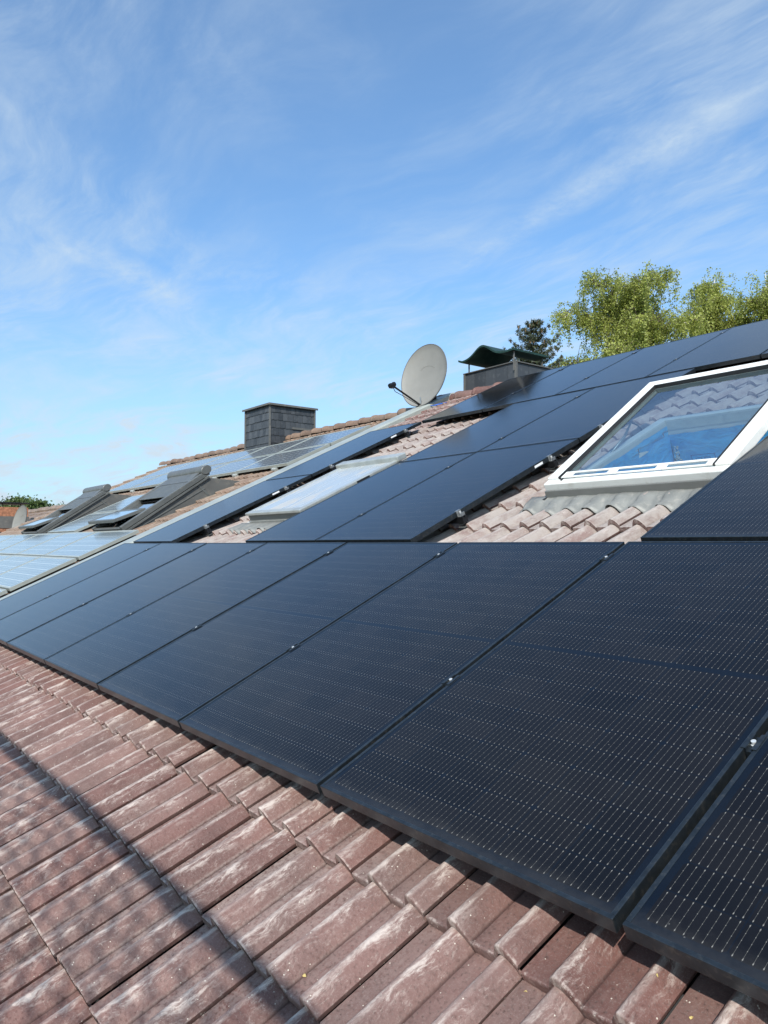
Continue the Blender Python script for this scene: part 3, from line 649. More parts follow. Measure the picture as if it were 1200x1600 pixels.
# ------------------------------------------------------------------ closed roof window (left)
cu0, cu1, cv0, cv1 = -4.66, -3.68, 2.43, 3.68
cw = empty('closed_roof_window', 'flat closed roof window with dusty pale pane between two strips of black panels', 'roof window', W(cu0, cv0, TN))
cl_, ch_ = cu1 - cu0, cv1 - cv0; zt = 0.150
a = MB(); a.box(0, cl_, 0, .06, -.03, zt - .03); a.box(0, cl_, ch_ - .06, ch_, -.03, zt - .03); a.box(0, .06, .06, ch_ - .06, -.03, zt - .03); a.box(cl_ - .06, cl_, .06, ch_ - .06, -.03, zt - .03); a.obj('frame', M['coverg'], cw, bevel=.004)
a = MB(); a.box(-.01, cl_ + .01, -.02, .05, zt - .028, zt); a.box(-.01, .05, .05, ch_ - .05, zt - .028, zt); a.box(cl_ - .05, cl_ + .01, .05, ch_ - .05, zt - .028, zt); a.obj('sash_cover', M['alu'], cw, bevel=.006)
a = MB(); a.box(.045, cl_ - .045, .045, ch_ - .04, zt - .026, zt - .010); a.obj('pane', M['dusty'], cw)
a = MB(); a.box(-.03, cl_ + .03, ch_ - .08, ch_ + .04, zt - .02, zt + .038); a.obj('top_cover', M['alu'], cw, bevel=.010)
a = MB(); a.box(-.07, -.004, -.05, ch_ + .1, -.02, 0.05); a.box(cl_ + .004, cl_ + .045, -.05, ch_ + .1, -.02, .05); a.obj('side_flashing', M['offwhite'], cw, bevel=.003)
a = MB(); a.box(cl_ + .012, cl_ + .024, ch_ * .52, ch_ * .64, zt - .03, zt - .005); a.box(cl_ - .0, cl_ + .02, ch_ * .56, ch_ * .60, zt - .03, zt - .01); a.obj('hinge', M['black'], cw)
a = MB(); a.box(0, cl_, -.09, -.0, .0, .012); a.box(0.0, cl_, -.012, 0, .012, .06); a.obj('lower_flashing', M['alu'], cw)
apron('apron', cu0 - .12, cu1 + .10, 2.22, 2.40, cw, W(cu0, cv0, TN), M['lead'])

# ------------------------------------------------------------------ neighbouring house
NO = -0.075                       # its tiles lie a little lower
NRV = 6.98
nb = empty('neighbouring_house', 'next house in the terrace with brown tiles and old pale solar panels', 'house', (0, 0, 0), roof=False)
tile_field('roof', -17.4, -6.76, -1.0, NRV, M['tile_b'], nb, n_off=NO, xs=XS_LO, jit=1.6)
a = MB(); a.box(-17.4, -6.75, -1.0, NRV, -.31, -.29); a.obj('roof_deck', M['darkgap'], nb, rotx=PT)
ridge('ridge', -17.4, -6.75, NRV + .02, TN + NO + 0.03, M['tile_b'], nb, rad=0.105, jit=2.5, length=.37)
nry, nrz = W(0, NRV, TN + NO).y, W(0, NRV, TN + NO).z
back_slope(-17.4, -6.75, nry, nrz, M['tile_b'], nb)
a = MB(); a.box(-17.3, -6.75, -0.4, 12.6, -6.2, -0.75); a.prism([(-0.4, -0.75), (12.6, -0.75), (nry, nrz - 0.4)], -17.3, -6.78); a.obj('wall', M['plaster'], nb)

ow, oh = 1.58, 0.80
def old_panel(matl):
    r_ = empty('old_solar_module', '-', 'solar panel', (0, 0, 0), group='old silver framed solar panels on the neighbouring roof')
    a = MB(); a.box(0, ow, 0, .03, -.04, 0); a.box(0, ow, oh - .03, oh, -.04, 0); a.box(0, .03, .03, oh - .03, -.04, 0); a.box(ow - .03, ow, .03, oh - .03, -.04, 0); a.obj('frame', M['verge'], r_)
    a = MB(); a.box(.029, ow - .029, .029, oh - .029, -.010, -.003); a.obj('cell_sheet', matl, r_); return r_
op1 = old_panel(M['poly']); op2 = old_panel(M['mono_old'])
ON = -0.10
first = {id(op1): True, id(op2): True}
def put_old(pr, u_, v_, lb):
    if first[id(pr)]: pr['label'] = lb; pr.location = W(u_, v_, ON); first[id(pr)] = False; return pr
    return copy_tree(pr, label=lb, loc=W(u_, v_, ON + random.gauss(0, .002)))
ords = ['rightmost', 'second from the right', 'third from the right', 'fourth from the right', 'fifth from the right', 'sixth from the right']
for r_, (v_, nm) in enumerate(((-0.10, 'lowest'), (0.73, 'second lowest'), (1.56, 'third lowest'))):
    for k in range(6):
        if r_ == 0 and k > 1: continue
        put_old(op1, -7.52 - ow - k * 1.61, v_, f'old blue cell panel, {ords[k]} of the {nm} neighbouring row')
for k in range(5):
    for v_, nm in ((4.66, 'lower'), (5.49, 'upper')):
        put_old(op2 if k < 4 else op2, -7.40 - ow - k * 1.61, v_, f'old chequered cell panel, {ords[k]} in the {nm} row below the slate chimney')
for k, v_ in enumerate((2.42, 3.25)):
    put_old(op1, -12.05, v_, ('lower' if k == 0 else 'upper') + ' old blue cell panel between the two tall grey roof windows')
# feet under the upper array
mc = None
for k, u_ in enumerate((-7.75, -9.0, -9.75, -10.9, -12.2, -13.6)):
    a = MB(); a.box(-.04, .04, -.05, .02, -.13, -.042); a.box(-.025, .025, -.07, -.02, -.07, -.03)
    if mc is None:
        mc = a.obj('mounting_bracket', M['alu'], bevel=.008); o = mc
    else: o = mc.copy(); C.objects.link(o)
    o.location = W(u_, 4.66, ON); o.rotation_euler.x = PT
    tag(o, f'small metal foot, {ords[k]} under the lower edge of the chequered old panels', 'bracket', 'feet under the old upper panels')

# tall grey roof windows with roller shutters
def shutter_window(u0, label):
    """raised tall roof window; local x across (width 1.25), y up slope, z off the tiles"""
    wd = 1.25; r_ = empty('shuttered_roof_window', label, 'roof window', W(u0, 2.44, TN + NO), group='tall grey roof windows with shutters')
    side = [(0.0, -0.04), (0.0, 0.075), (1.40, 0.295), (1.98, -0.01), (1.98, -0.05)]
    a = MB(); a.prism(side, 0.02, 0.05, 0); a.prism(side, wd - .05, wd - .02, 0)
    a.prism([(1.40, .294), (1.42, .28), (1.98, -.03), (1.97, -.02)], .05, wd - .05, 0); a.obj('cladding', M['greyclad'], r_)
    a = MB(); a.box(wd - .022, wd - .012, .02, 1.6, 0, 0); 
    # flashing strips on the cheek
    a = MB(); a.prism([(0.0, .085), (1.42, .312), (1.42, .286), (0.0, .055)], wd - .015, wd + .010, 0); a.prism([(1.20, .255), (1.235, .26), (1.36, -.02), (1.325, -.02)], wd - .019, wd - .014, 0); a.prism([(0.0, .030), (1.30, .175), (1.30, .16), (0.0, .012)], wd - .019, wd - .012, 0); a.obj('cheek_trim', M['greyalu'], r_, bevel=.003)
    ang = 0.160
    f = bpy.data.objects.new('frame', None)
    a = MB(); L = 1.50
    a.box(0, .075, 0, L, 0, .075); a.box(wd - .075, wd, 0, L, 0, .075); a.box(.075, wd - .075, 0, .05, 0, .05)
    fr = a.obj('frame', M['greyalu'], r_, bevel=.008); fr.location = (0, -0.03, 0.085); fr.rotation_euler.x = ang
    a = MB(); a.box(.05, wd - .05, .05, L, .0, .008); a.obj('dark_opening_sheet', M['black'], fr)  # black sheet standing in for the unlit inside of the window
    a = MB(); y0 = 0.80
    n_s = 16
    for i in range(n_s):
        ya = y0 + (L - .10 - y0) * i / n_s; yb = y0 + (L - .10 - y0) * (i + 1) / n_s
        a.prism([(ya, .055), (ya + .006, .064), (yb - .006, .064), (yb, .055)], .076, wd - .076, 0)
    a.obj('roller_shutter', M['greyalu'], fr)
    a = MB(); k = 14; cyl = [(L - .02 + .066 * math.cos(2 * math.pi * i / k) * 1.3, .085 + .066 * math.sin(2 * math.pi * i / k)) for i in range(k)]
    a.prism(cyl, -.01, wd + .01, 0); a.obj('shutter_box', M['greyalu'], fr, smooth=35, bevel=.01)
    a = MB(); a.prism([(L - .30, .068), (L - .02, .108), (L, .095), (L - .28, .055)], .08, wd - .08, 0); a.obj('top_hood', M['greyalu'], fr)
    a = MB(); a.add([(.08, .10, .016), (wd - .08, .10, .016), (wd - .08, .78, .016), (.08, .78, .016)], [(0, 1, 2, 3)]); a.obj('upper_pane', M['glass'], fr, recalc=False)
    # lower outward-swung sash
    lo = MB(); lo.box(0, wd - .15, 0, .05, 0, .045); lo.box(0, wd - .15, .45, .49, 0, .045); lo.box(0, .05, .05, .45, 0, .045); lo.box(wd - .20, wd - .15, .05, .45, 0, .045)
    lf = lo.obj('lower_sash', M['greyalu'], r_, bevel=.006); lf.location = (-.12, -.02, .215); lf.rotation_euler.x = -.06
    lo = MB(); lo.box(.045, wd - .195, .045, .455, .03, .038); lo.obj('pane', M['mirror'], lf)
    a = MB(); a.tube([(.2, .02, .02), (.2, .1, .08), (.2, .2, .14)], .012); a.tube([(.7, .02, .02), (.75, .1, .08), (.9, .2, .12)], .012); a.box(.55, .95, -.02, .05, 0.0, .05); a.obj('stay', M['offwhite'], r_)
    return r_
mm, t, b = mat('reflective_pane'); b.inputs['Base Color'].default_value = (.30, .42, .55, 1); b.inputs['Roughness'].default_value = .06; b.inputs['Metallic'].default_value = .55
nnn = t.noise(oc(t), 3, 4, .5); t.l.new(t.mix(nnn, (.26, .38, .5), (.36, .48, .6)), b.inputs['Base Color']); M['mirror'] = mm
shutter_window(-9.48, 'tall grey roof window with roller shutter, the nearer one')
shutter_window(-13.85, 'tall grey roof window with roller shutter, the farther left one')

# ------------------------------------------------------------------ chimneys
def shingle_face(mb, tint, O, X, Y, Nn, wd, ht, rowh, tw, slope_clip=None):
    rows = int(round(ht / rowh))
    for j in range(rows):
        x = -random.uniform(0, tw) if j % 2 else 0.0
        first_ = True
        while x < wd - 1e-4:
            w_ = tw * random.uniform(.85, 1.15); xa, xb = max(0, x), min(wd, x + w_)
            if xb - xa > .01:
                ya, yb = ht - (j + 1) * rowh, ht - j * rowh
                sk = random.uniform(.006, .016); th = random.uniform(.012, .018)
                # each slate: thick at its lower edge, one lower corner cut
                cs = [(xa + .002, ya), (xb - .002, ya + sk), (xb - .002, yb), (xa + .002, yb)]
                out_ = [th, th * .8, .003, .003]
                vs = [O + X * cx_ + Y * cy_ + Nn * o_ for (cx_, cy_), o_ in zip(cs, out_)] + [O + X * cx_ + Y * cy_ for (cx_, cy_) in cs]
                mb.add(vs, [(0, 1, 2, 3), (4, 5, 1, 0), (5, 6, 2, 1), (7, 4, 0, 3)]); tint += [random.random()] * 8
            x += w_
def slate_chimney(name, label, x0, x1, y0, y1, zb, zt, rowh, tw):
    r_ = empty(name, label, 'chimney', (x0, y0, zb), roof=False)
    wd, dp, ht = x1 - x0, y1 - y0, zt - zb
    a = MB(); a.box(0.012, wd - .012, .012, dp - .012, 0, ht); a.obj('stack', M['greyclad'], r_)
    a = MB(); ti = []
    X, Y, Z = Vector((1, 0, 0)), Vector((0, 1, 0)), Vector((0, 0, 1))
    shingle_face(a, ti, Vector((.01, .01, 0)), X, Z, -Y, wd - .02, ht, rowh, tw)
    shingle_face(a, ti, Vector((wd - .01, .01, 0)), Y, Z, X, dp - .02, ht, rowh, tw)
    shingle_face(a, ti, Vector((.01, dp - .01, 0)), Y * -1, Z, -X, dp - .02, ht, rowh, tw)
    shingle_face(a, ti, Vector((wd - .01, dp - .01, 0)), X * -1, Z, Y, wd - .02, ht, rowh, tw)
    o = a.obj('slate_cladding', M['slate'], r_, recalc=False); at = o.data.attributes.new('tint', 'FLOAT', 'POINT'); at.data.foreach_set('value', ti)
    for (x, y) in ((0, 0), (wd, 0), (wd, dp), (0, dp)):
        a = MB(); a.box(x - .016, x + .016, y - .016, y + .016, 0, ht); a.obj('corner_trim', M['greyclad'], r_)
    return r_, wd, dp, ht
c1, wd, dp, ht = slate_chimney('slate_chimney', 'tall square chimney clad in dark slate shingles with a flat lid', -11.90, -10.90, 5.96, 6.98, 2.30, 3.425, 0.150, 0.112)
a = MB(); a.box(-.05, wd + .05, -.05, dp + .05, ht, ht + .022); a.box(-.05, wd + .05, -.055, -.045, ht - .02, ht + .02); a.box(wd + .045, wd + .055, -.05, dp + .05, ht - .02, ht + .02); a.obj('lid', M['greyclad'], c1, bevel=.004)
a = MB(); a.box(wd, wd + .02, .5, dp + .05, .68, .72); a.obj('side_flashing', M['greyclad'], c1)
c2, wd, dp, ht = slate_chimney('hooded_chimney', 'low slate clad chimney under a curved dark green metal hood', -6.22, -5.20, 6.64, 7.46, 2.75, 3.262, 0.255, 0.22)
a = MB(); a.box(-.02, wd + .02, -.02, dp + .02, ht, ht + .012); a.obj('rim', M['greyclad'], c2)
a = MB()
for x, y in ((.06, .03), (wd - .02, -.02), (.06, .60), (wd - .04, .60)): a.box(x - .012, x + .012, y - .004, y + .004, ht - .12, ht + .20)
a.obj('post', M['greyclad'], c2)
# omega-shaped hood
a = MB(); K = 40; pr_ = []
for i in range(K + 1):
    x = -.06 + (wd + .08) * i / K; s_ = (x + .06) / (wd + .08)
    zz = .165 * (math.exp(-((s_ - .45) / .19) ** 2)) + .015 * (1 - s_) * 1.0 + (.012 * max(0, (s_ - .90) / .10)) + (.03 * max(0, (.06 - s_) / .06))
    pr_.append((x, ht + .170 + zz))
lo_ = [(x, z_ - .028) for x, z_ in reversed(pr_)]
vs = []; full = pr_ + lo_; n_ = len(full)
for yv in [-.08 + .76 * q_ / 6 for q_ in range(7)]:
    for (x, z_) in full: vs.append((x, yv, z_ ))
fs = [(j * n_ + i, j * n_ + (i + 1) % n_, (j + 1) * n_ + (i + 1) % n_, (j + 1) * n_ + i) for j in range(6) for i in range(n_)]
for base_ in (0, 6 * n_):
    for i in range(K): fs.append((base_ + i, base_ + i + 1, base_ + n_ - 2 - i, base_ + n_ - 1 - i))
a.add(vs, fs); a.obj('hood', M['green'], c2, smooth=40)
a = MB(); a.tube([(0, -.012, .22), (wd * .5, -.014, .25), (wd + .012, -.014, .27), (wd + .014, dp * .5, .26)], .007); a.obj('lightning_wire', M['galv'], c2)

# ------------------------------------------------------------------ satellite dishes
def make_dish(name, label, centre, nrm, wd, hg, base, group=None, arm_tgt=None):
    r_ = empty(name, label, 'satellite dish', base, roof=False, group=group); B = Vector(base); cen = Vector(centre) - B
    Nn = Vector(nrm).normalized(); X = Vector((0, 0, 1)).cross(Nn).normalized(); Y = Nn.cross(X)
    a = MB(); rings, seg = 12, 56; vs = [cen - Nn * .085]
    for side_ in (0, 1):
        for i in range(1, rings + 1):
            f = i / rings
            for j in range(seg):
                an = 2 * math.pi * j / seg
                dpth = -.085 * (1 - f * f) + (.010 if i == rings and side_ == 0 else 0) - (0.012 if side_ else 0)
                vs.append(cen + X * (wd / 2 * f * math.cos(an)) + Y * (hg / 2 * f * math.sin(an)) + Nn * dpth)
    fs = [(0, 1 + j, 1 + (j + 1) % seg) for j in range(seg)]
    for s_ in (0, 1):
        o_s = 1 + s_ * rings * seg
        for i in range(rings - 1):
            for j in range(seg): q_ = o_s + i * seg; fs.append((q_ + j, q_ + (j + 1) % seg, q_ + seg + (j + 1) % seg, q_ + seg + j))
    e0 = 1 + (rings - 1) * seg; e1 = 1 + rings * seg + (rings - 1) * seg
    fs += [(e0 + j, e0 + (j + 1) % seg, e1 + (j + 1) % seg, e1 + j) for j in range(seg)]
    a.add(vs, fs); a.obj('reflector', M['dish'], r_, smooth=50)
    a = MB(); ring = [cen + X * (wd / 2 * 1.0 * math.cos(2 * math.pi * j / 48)) + Y * (hg / 2 * math.sin(2 * math.pi * j / 48)) + Nn * .004 for j in range(49)]
    a.tube(ring, .007, 8, caps=False); a.obj('rim', M['greyclad'], r_, smooth=True)
    # embossed arc on the face
    a = MB(); arc = []
    for j in range(15):
        an = R(35) + R(110) * j / 14; x, y = .16 * math.cos(an), .13 * math.sin(an) + .05
        f2 = (x / (wd / 2)) ** 2 + (y / (hg / 2)) ** 2; arc.append(cen + X * x + Y * y + Nn * (-.085 * (1 - f2) + .0005))
    a.tube(arc, .0035, 6); a.obj('embossed_arc', M['dish'], r_, smooth=True)
    foot = cen - Y * (hg / 2 - .03) + Nn * .0
    tip = (Vector(arm_tgt) - B) if arm_tgt else foot + Nn * .66 + Y * .05
    a = MB(); a.tube([foot - Nn * .06, foot + Nn * .01, tip], .014, 10); a.obj('arm', M['rail'], r_, smooth=40)
    dirn = (cen - tip).normalized()
    a = MB(); a.tube([tip - dirn * .055, tip - dirn * .02, tip + dirn * .02, tip + dirn * .035, tip + dirn * .06], [.028, .033, .028, .036, .036], 14); a.box(tip.x - .03, tip.x + .03, tip.y - .03, tip.y + .03, tip.z - .045, tip.z + .012); a.obj('receiver', M['rail'], r_, smooth=40)
    a = MB(); a.tube([foot + X * .02, foot + Y * .10 + Nn * .03 + X * .02], .010, 8); a.obj('bracket', M['galv'], r_)
    back = cen - Nn * .22 - Y * .15
    a = MB(); a.tube([(back.x, back.y, -.05), (back.x, back.y, back.z + .03)], .026, 14); a.tube([back + Vector((0, 0, .0)), cen - Nn * .15 - Y * .05], .035, 10); a.tube([back - Vector((0, 0, .08)), foot - Nn * .09], .022, 10); a.obj('mast', M['rail'], r_, smooth=40)
    a = MB(); a.box(back.x - .07, back.x + .07, back.y - .05, back.y + .05, back.z - .32, back.z - .02); a.box(back.x - .10, back.x + .10, back.y - .10, back.y + .10, -.06, -.02); a.obj('mount_box', M['rail'], r_, bevel=.006)
    a = MB(); a.tube([tip, tip - Vector((0, 0, .06)) + (foot - tip) * .12, tip + (foot - tip) * .35 - Vector((0, 0, .045)), foot - Vector((0, 0, .02))], .005, 6); a.obj('cable', M['black'], r_, smooth=True)
    return r_
def pxpt(x, y, D):                # a world point measured from the survey camera, fixed numbers only
    F_ = Vector((-0.78784, 0.61443, 0.04228)); U_ = Vector((0.03334, -0.02600, 0.99911))
    return Vector((1.9395, -1.2619, 0.7205)) + D * (F_ + rt * ((x - 600) / 1186.5) - U_ * ((y - 800) / 1186.5))
DC = W(-6.60, 6.95, 0.355)
dish1 = make_dish('satellite_dish', 'large beige grey satellite dish on a mast near the ridge', DC, (0.17, -0.90, 0.20), 0.84, 0.99, (DC.x - .05, DC.y + .12, W(0, 7.0, TN).z))
for nm in ():
    pass
bc = MB(); b0 = W(-6.55, 6.75, -0.02)
for off, r_ in (((0, 0, 0), .006), ((.03, .02, .0), .005)):
    o3 = Vector(off); bc.tube([b0 + o3 + Vector((0, 0, .07)), b0 + o3 + Vector((.04, .01, .0)), b0 + o3 + Vector((.10, -.03, -.07)), b0 + o3 + Vector((.18, .0, -.07)), b0 + o3 + Vector((.30, .12, -.03))], r_, 8)
tag(bc.obj('coaxial_cable', M['blue'], smooth=True), 'bright blue cable hanging below the satellite dish onto the tiles', 'cable')
FD = pxpt(30, 815, 18.6)
make_dish('distant_satellite_dish', 'small grey satellite dish seen side on at the far left', FD, (0.17, -0.95, 0.20), 0.72, 0.82, (FD.x + .05, FD.y + .12, FD.z - .8))

# black cable loop over the tiles by the panel block
bc = MB(); q0 = W(-1.42, 4.0, -.04)
bc.tube([W(-1.55, 3.95, -.06), W(-1.46, 3.99, -.05), W(-1.38, 4.0, -.055), W(-1.30, 3.97, -.085), W(-1.24, 3.92, -.118)], .006, 8)
tag(bc.obj('solar_cable', M['black'], smooth=True), 'short black cable looping from under the central panels onto the pale tiles', 'cable')

# ------------------------------------------------------------------ farther house at the left
fh = empty('far_terrace_house', 'farther brown tiled house at the left edge', 'house', (0, 0, 0), roof=False)
fy, fz = 5.30, 1.80
a = MB(); rows = 22; tint = []
for j in range(rows):
    ya, yb = fy - (j + 1) * .30, fy - j * .30; za, zb_ = fz - (j + 1) * .30 * math.tan(R(27)), fz - j * .30 * math.tan(R(27))
    K = 150
    vs = []
    for q_, (yy, zz, th) in enumerate(((ya - .01, za - .01, 0), (ya - .01, za + .035, 0), (yb, zb_ + .005, 0))):
        for i in range(K + 1): vs.append((-42 + 24.5 * i / K, yy, zz + (.020 * abs(math.sin(i * 2.2)) if q_ else 0)))
    a.add(vs, [(r_ * (K + 1) + i, r_ * (K + 1) + i + 1, (r_ + 1) * (K + 1) + i + 1, (r_ + 1) * (K + 1) + i) for r_ in (0, 1) for i in range(K)]); tint += [random.random()] * len(vs)
o = a.obj('roof', M['tile_b'], fh, recalc=False); at = o.data.attributes.new('tint', 'FLOAT', 'POINT'); at.data.foreach_set('value', tint); o.data.attributes.new('crest', 'FLOAT', 'POINT')
a = MB(); a.tube([(-42 + i * .41, fy, fz + .02 + random.uniform(-.01, .02)) for i in range(60)], [.10 + .02 * (i % 2) for i in range(60)], 8); o = a.obj('ridge', M['tile_b'], fh)
for nm in ('tint', 'crest'): o.data.attributes.new(nm, 'FLOAT', 'POINT')
back_slope(-42, -17.5, fy, fz, M['tile_b'], fh)
a = MB(); a.box(-42, -17.5, -0.6, 11.2, -6.2, -1.2); a.prism([(-.6, -1.2), (11.2, -1.2), (fy, fz - .3)], -42, -17.5); a.obj('wall', M['plaster'], fh)
P_ = pxpt(12, 793, 22.5)
bcm = empty('brick_chimney', 'orange brick chimney with a flat black plate at the far left edge', 'chimney', (P_.x, P_.y, P_.z), roof=False)
a = MB(); a.box(-.8, .30, -.3, .5, -.9, 0); a.obj('stack', M['brick'], bcm)
a = MB(); a.box(-.83, .32, -.33, .52, -.62, -.27); a.obj('flashing', M['greyclad'], bcm)
a = MB(); a.box(-.9, .24, -.35, .55, .12, .15); a.obj('plate', M['rail'], bcm)
a = MB()
for x, y in ((-.2, -.1), (-.7, -.1), (-.2, .4)): a.tube([(x, y, 0), (x, y, .13)], .012, 6)
a.obj('post', M['rail'], bcm)

# ------------------------------------------------------------------ trees
def leaf_mat(name, c1_, c2_, trans=.35):
    mt, t, b = mat(name); at_ = t.node('ShaderNodeAttribute', attribute_name='tint').outputs['Fac']
    c = t.mix(at_, c1_, c2_); t.l.new(c, b.inputs['Base Color']); b.inputs['Roughness'].default_value = .45
    tl = t.node('ShaderNodeBsdfTranslucent'); t.l.new(c, tl.inputs[0]); mx = t.node('ShaderNodeMixShader', {0: trans})
    t.l.new(b.outputs[0], mx.inputs[1]); t.l.new(tl.outputs[0], mx.inputs[2]); t.l.new(mx.outputs[0], t.n['Material Output'].inputs[0]); return mt
M['birchleaf'] = leaf_mat('birch_leaf', (0.20, 0.24, 0.04), (0.54, 0.57, 0.15), .5)
M['needle'] = leaf_mat('spruce_needle', (0.018, 0.035, 0.014), (0.10, 0.105, 0.045), .1)
M['bushleaf'] = leaf_mat('garden_tree_leaf', (0.05, 0.09, 0.02), (0.16, 0.21, 0.07))
M['bark'] = simple('birch_bark', (0.50, 0.47, 0.42), .8, 0, .25, 6, (.05, .045, .04), .7)
M['twig'] = simple('brown_twig', (0.10, 0.075, 0.05), .85)
M['cone'] = simple('brown_cone', (0.20, 0.12, 0.06), .8)
def leaf_object(name, centres, tints, size, material, parent, aspect=.7, droop=0.0):
    n = len(centres); c = np.array(centres); rs = size * RNG.uniform(.7, 1.3, n)
    a_ = RNG.normal(size=(n, 3)); a_[:, 2] -= droop; a_ /= np.linalg.norm(a_, axis=1)[:, None]
    b_ = np.cross(a_, RNG.normal(size=(n, 3))); b_ /= np.linalg.norm(b_, axis=1)[:, None]
    a_ *= rs[:, None] * .5; b_ *= rs[:, None] * .5 * aspect
    vs = np.stack([c - a_, c + b_ - a_ * .1, c + a_, c - b_ - a_ * .1], 1).reshape(-1, 3)
    me = bpy.data.meshes.new(name); me.vertices.add(4 * n); me.vertices.foreach_set('co', vs.ravel())
    me.loops.add(4 * n); me.loops.foreach_set('vertex_index', np.arange(4 * n)); me.polygons.add(n)
    me.polygons.foreach_set('loop_start', np.arange(0, 4 * n, 4)); me.polygons.foreach_set('loop_total', np.full(n, 4)); me.update(calc_edges=True)
    at_ = me.attributes.new('tint', 'FLOAT', 'POINT'); at_.data.foreach_set('value', np.repeat(np.array(tints), 4)); me.materials.append(material)
    o = bpy.data.objects.new(name, me); C.objects.link(o); o.parent = parent; return o
def birch(label, base, top, spread, nlimb, seed, dens=1.0, group='birch trees behind the ridge'):
    rs = np.random.default_rng(seed); r_ = empty('birch_tree', label, 'tree', base, roof=False, group=group)
    H = top - base[2]; mb = MB(); tw = MB(); cen = []; tn = []
    tr = [Vector((rs.normal() * .10 * i / 10, rs.normal() * .10 * i / 10, H * i / 11)) for i in range(12)]
    mb.tube(tr, [.16 * (1 - i / 11) + .012 for i in range(12)], 10)
    def hang(p, L, tnt):
        pts = []; q_ = Vector(p); dx, dy = rs.normal() * .25, rs.normal() * .25; k = max(3, int(L / .12))
        for i in range(k + 1):
            pts.append(q_.copy()); f = i / k
            q_ += Vector((dx * (1 - f) * .35 + rs.normal() * .012, dy * (1 - f) * .35 + rs.normal() * .012, -.12 * min(1, f * 2.2 + .1)))
        tw.tube(pts, [.006 - .004 * i / k for i in range(k + 1)], 3, caps=False)
        for i in range(1, k + 1):
            for _ in range(int(rs.integers(7, 13) * dens)):
                s_ = .055; cen.append(tuple(pts[i] + Vector((rs.normal() * s_, rs.normal() * s_, rs.normal() * .06)))); tn.append(min(1, max(0, tnt + rs.normal() * .16)))
    for li in range(nlimb):
        f = .30 + .68 * (li + rs.random()) / nlimb; h0 = H * f * .97; az = li * 2.4 + rs.normal() * .4
        L = spread * (1.15 - .75 * max(0, (f - .55) / .45) ** 1.3) * rs.uniform(.75, 1.15) * (1 if f > .45 else .95)
        rise = L * rs.uniform(.5, 1.0); k = 9; pts = []; p = Vector((0, 0, h0))
        for i in range(k + 1):
            g_ = i / k; pts.append(Vector((math.cos(az) * L * g_, math.sin(az) * L * g_, h0 + rise * math.sin(g_ * 2.0) * .85)) + Vector((rs.normal(), rs.normal(), rs.normal())) * .05 * g_ * L)
        mb.tube(pts, [max(.008, .055 * (1 - i / k) * (1.2 - f)) for i in range(k + 1)], 6)
        for i in range(2, k + 1):
            tint0 = min(.95, max(.05, .5 + rs.normal() * .22))
            for _ in range(int(rs.integers(3, 6))):
                # side shoots
                sd = Vector((rs.normal(), rs.normal(), abs(rs.normal()) * .5)).normalized() * rs.uniform(.15, .65) * (.35 + .28 * spread)
                tip = pts[i] + sd; mid = pts[i] + sd * .5 + Vector((0, 0, .06)); tw.tube([pts[i], mid, tip], [.010, .007, .004], 4, caps=False)
                hang(tip, rs.uniform(.35, 1.25), tint0 + rs.normal() * .1); hang(mid, rs.uniform(.2, .7), tint0 + rs.normal() * .1)
        hang(pts[-1], rs.uniform(.5, 1.3), .55)
    for _ in range(26): hang(tr[-1] + Vector((rs.normal() * .22, rs.normal() * .22, rs.uniform(-.9, .25))), rs.uniform(.25, .8), .6)
    mb.obj('trunk', M['bark'], r_, smooth=True, recalc=False); tw.obj('twigs', M['twig'], r_, recalc=False)
    leaf_object('crown', cen, tn, .060, M['birchleaf'], r_, .75, .6); return len(cen)
nl = birch('wide yellow green birch, the left one behind the top panel row', (-12.05, 19.3, -6.2), 9.0, 2.5, 56, 3, 1.2)
nl += birch('narrower birch standing right of the wide one, left of the frame edge', (-11.3, 23.4, -6.2), 9.75, 1.5, 42, 11, 1.15)
nl += birch('thin birch at the right frame edge', (-9.8, 24.0, -6.2), 9.7, 1.6, 36, 23, 1.0)
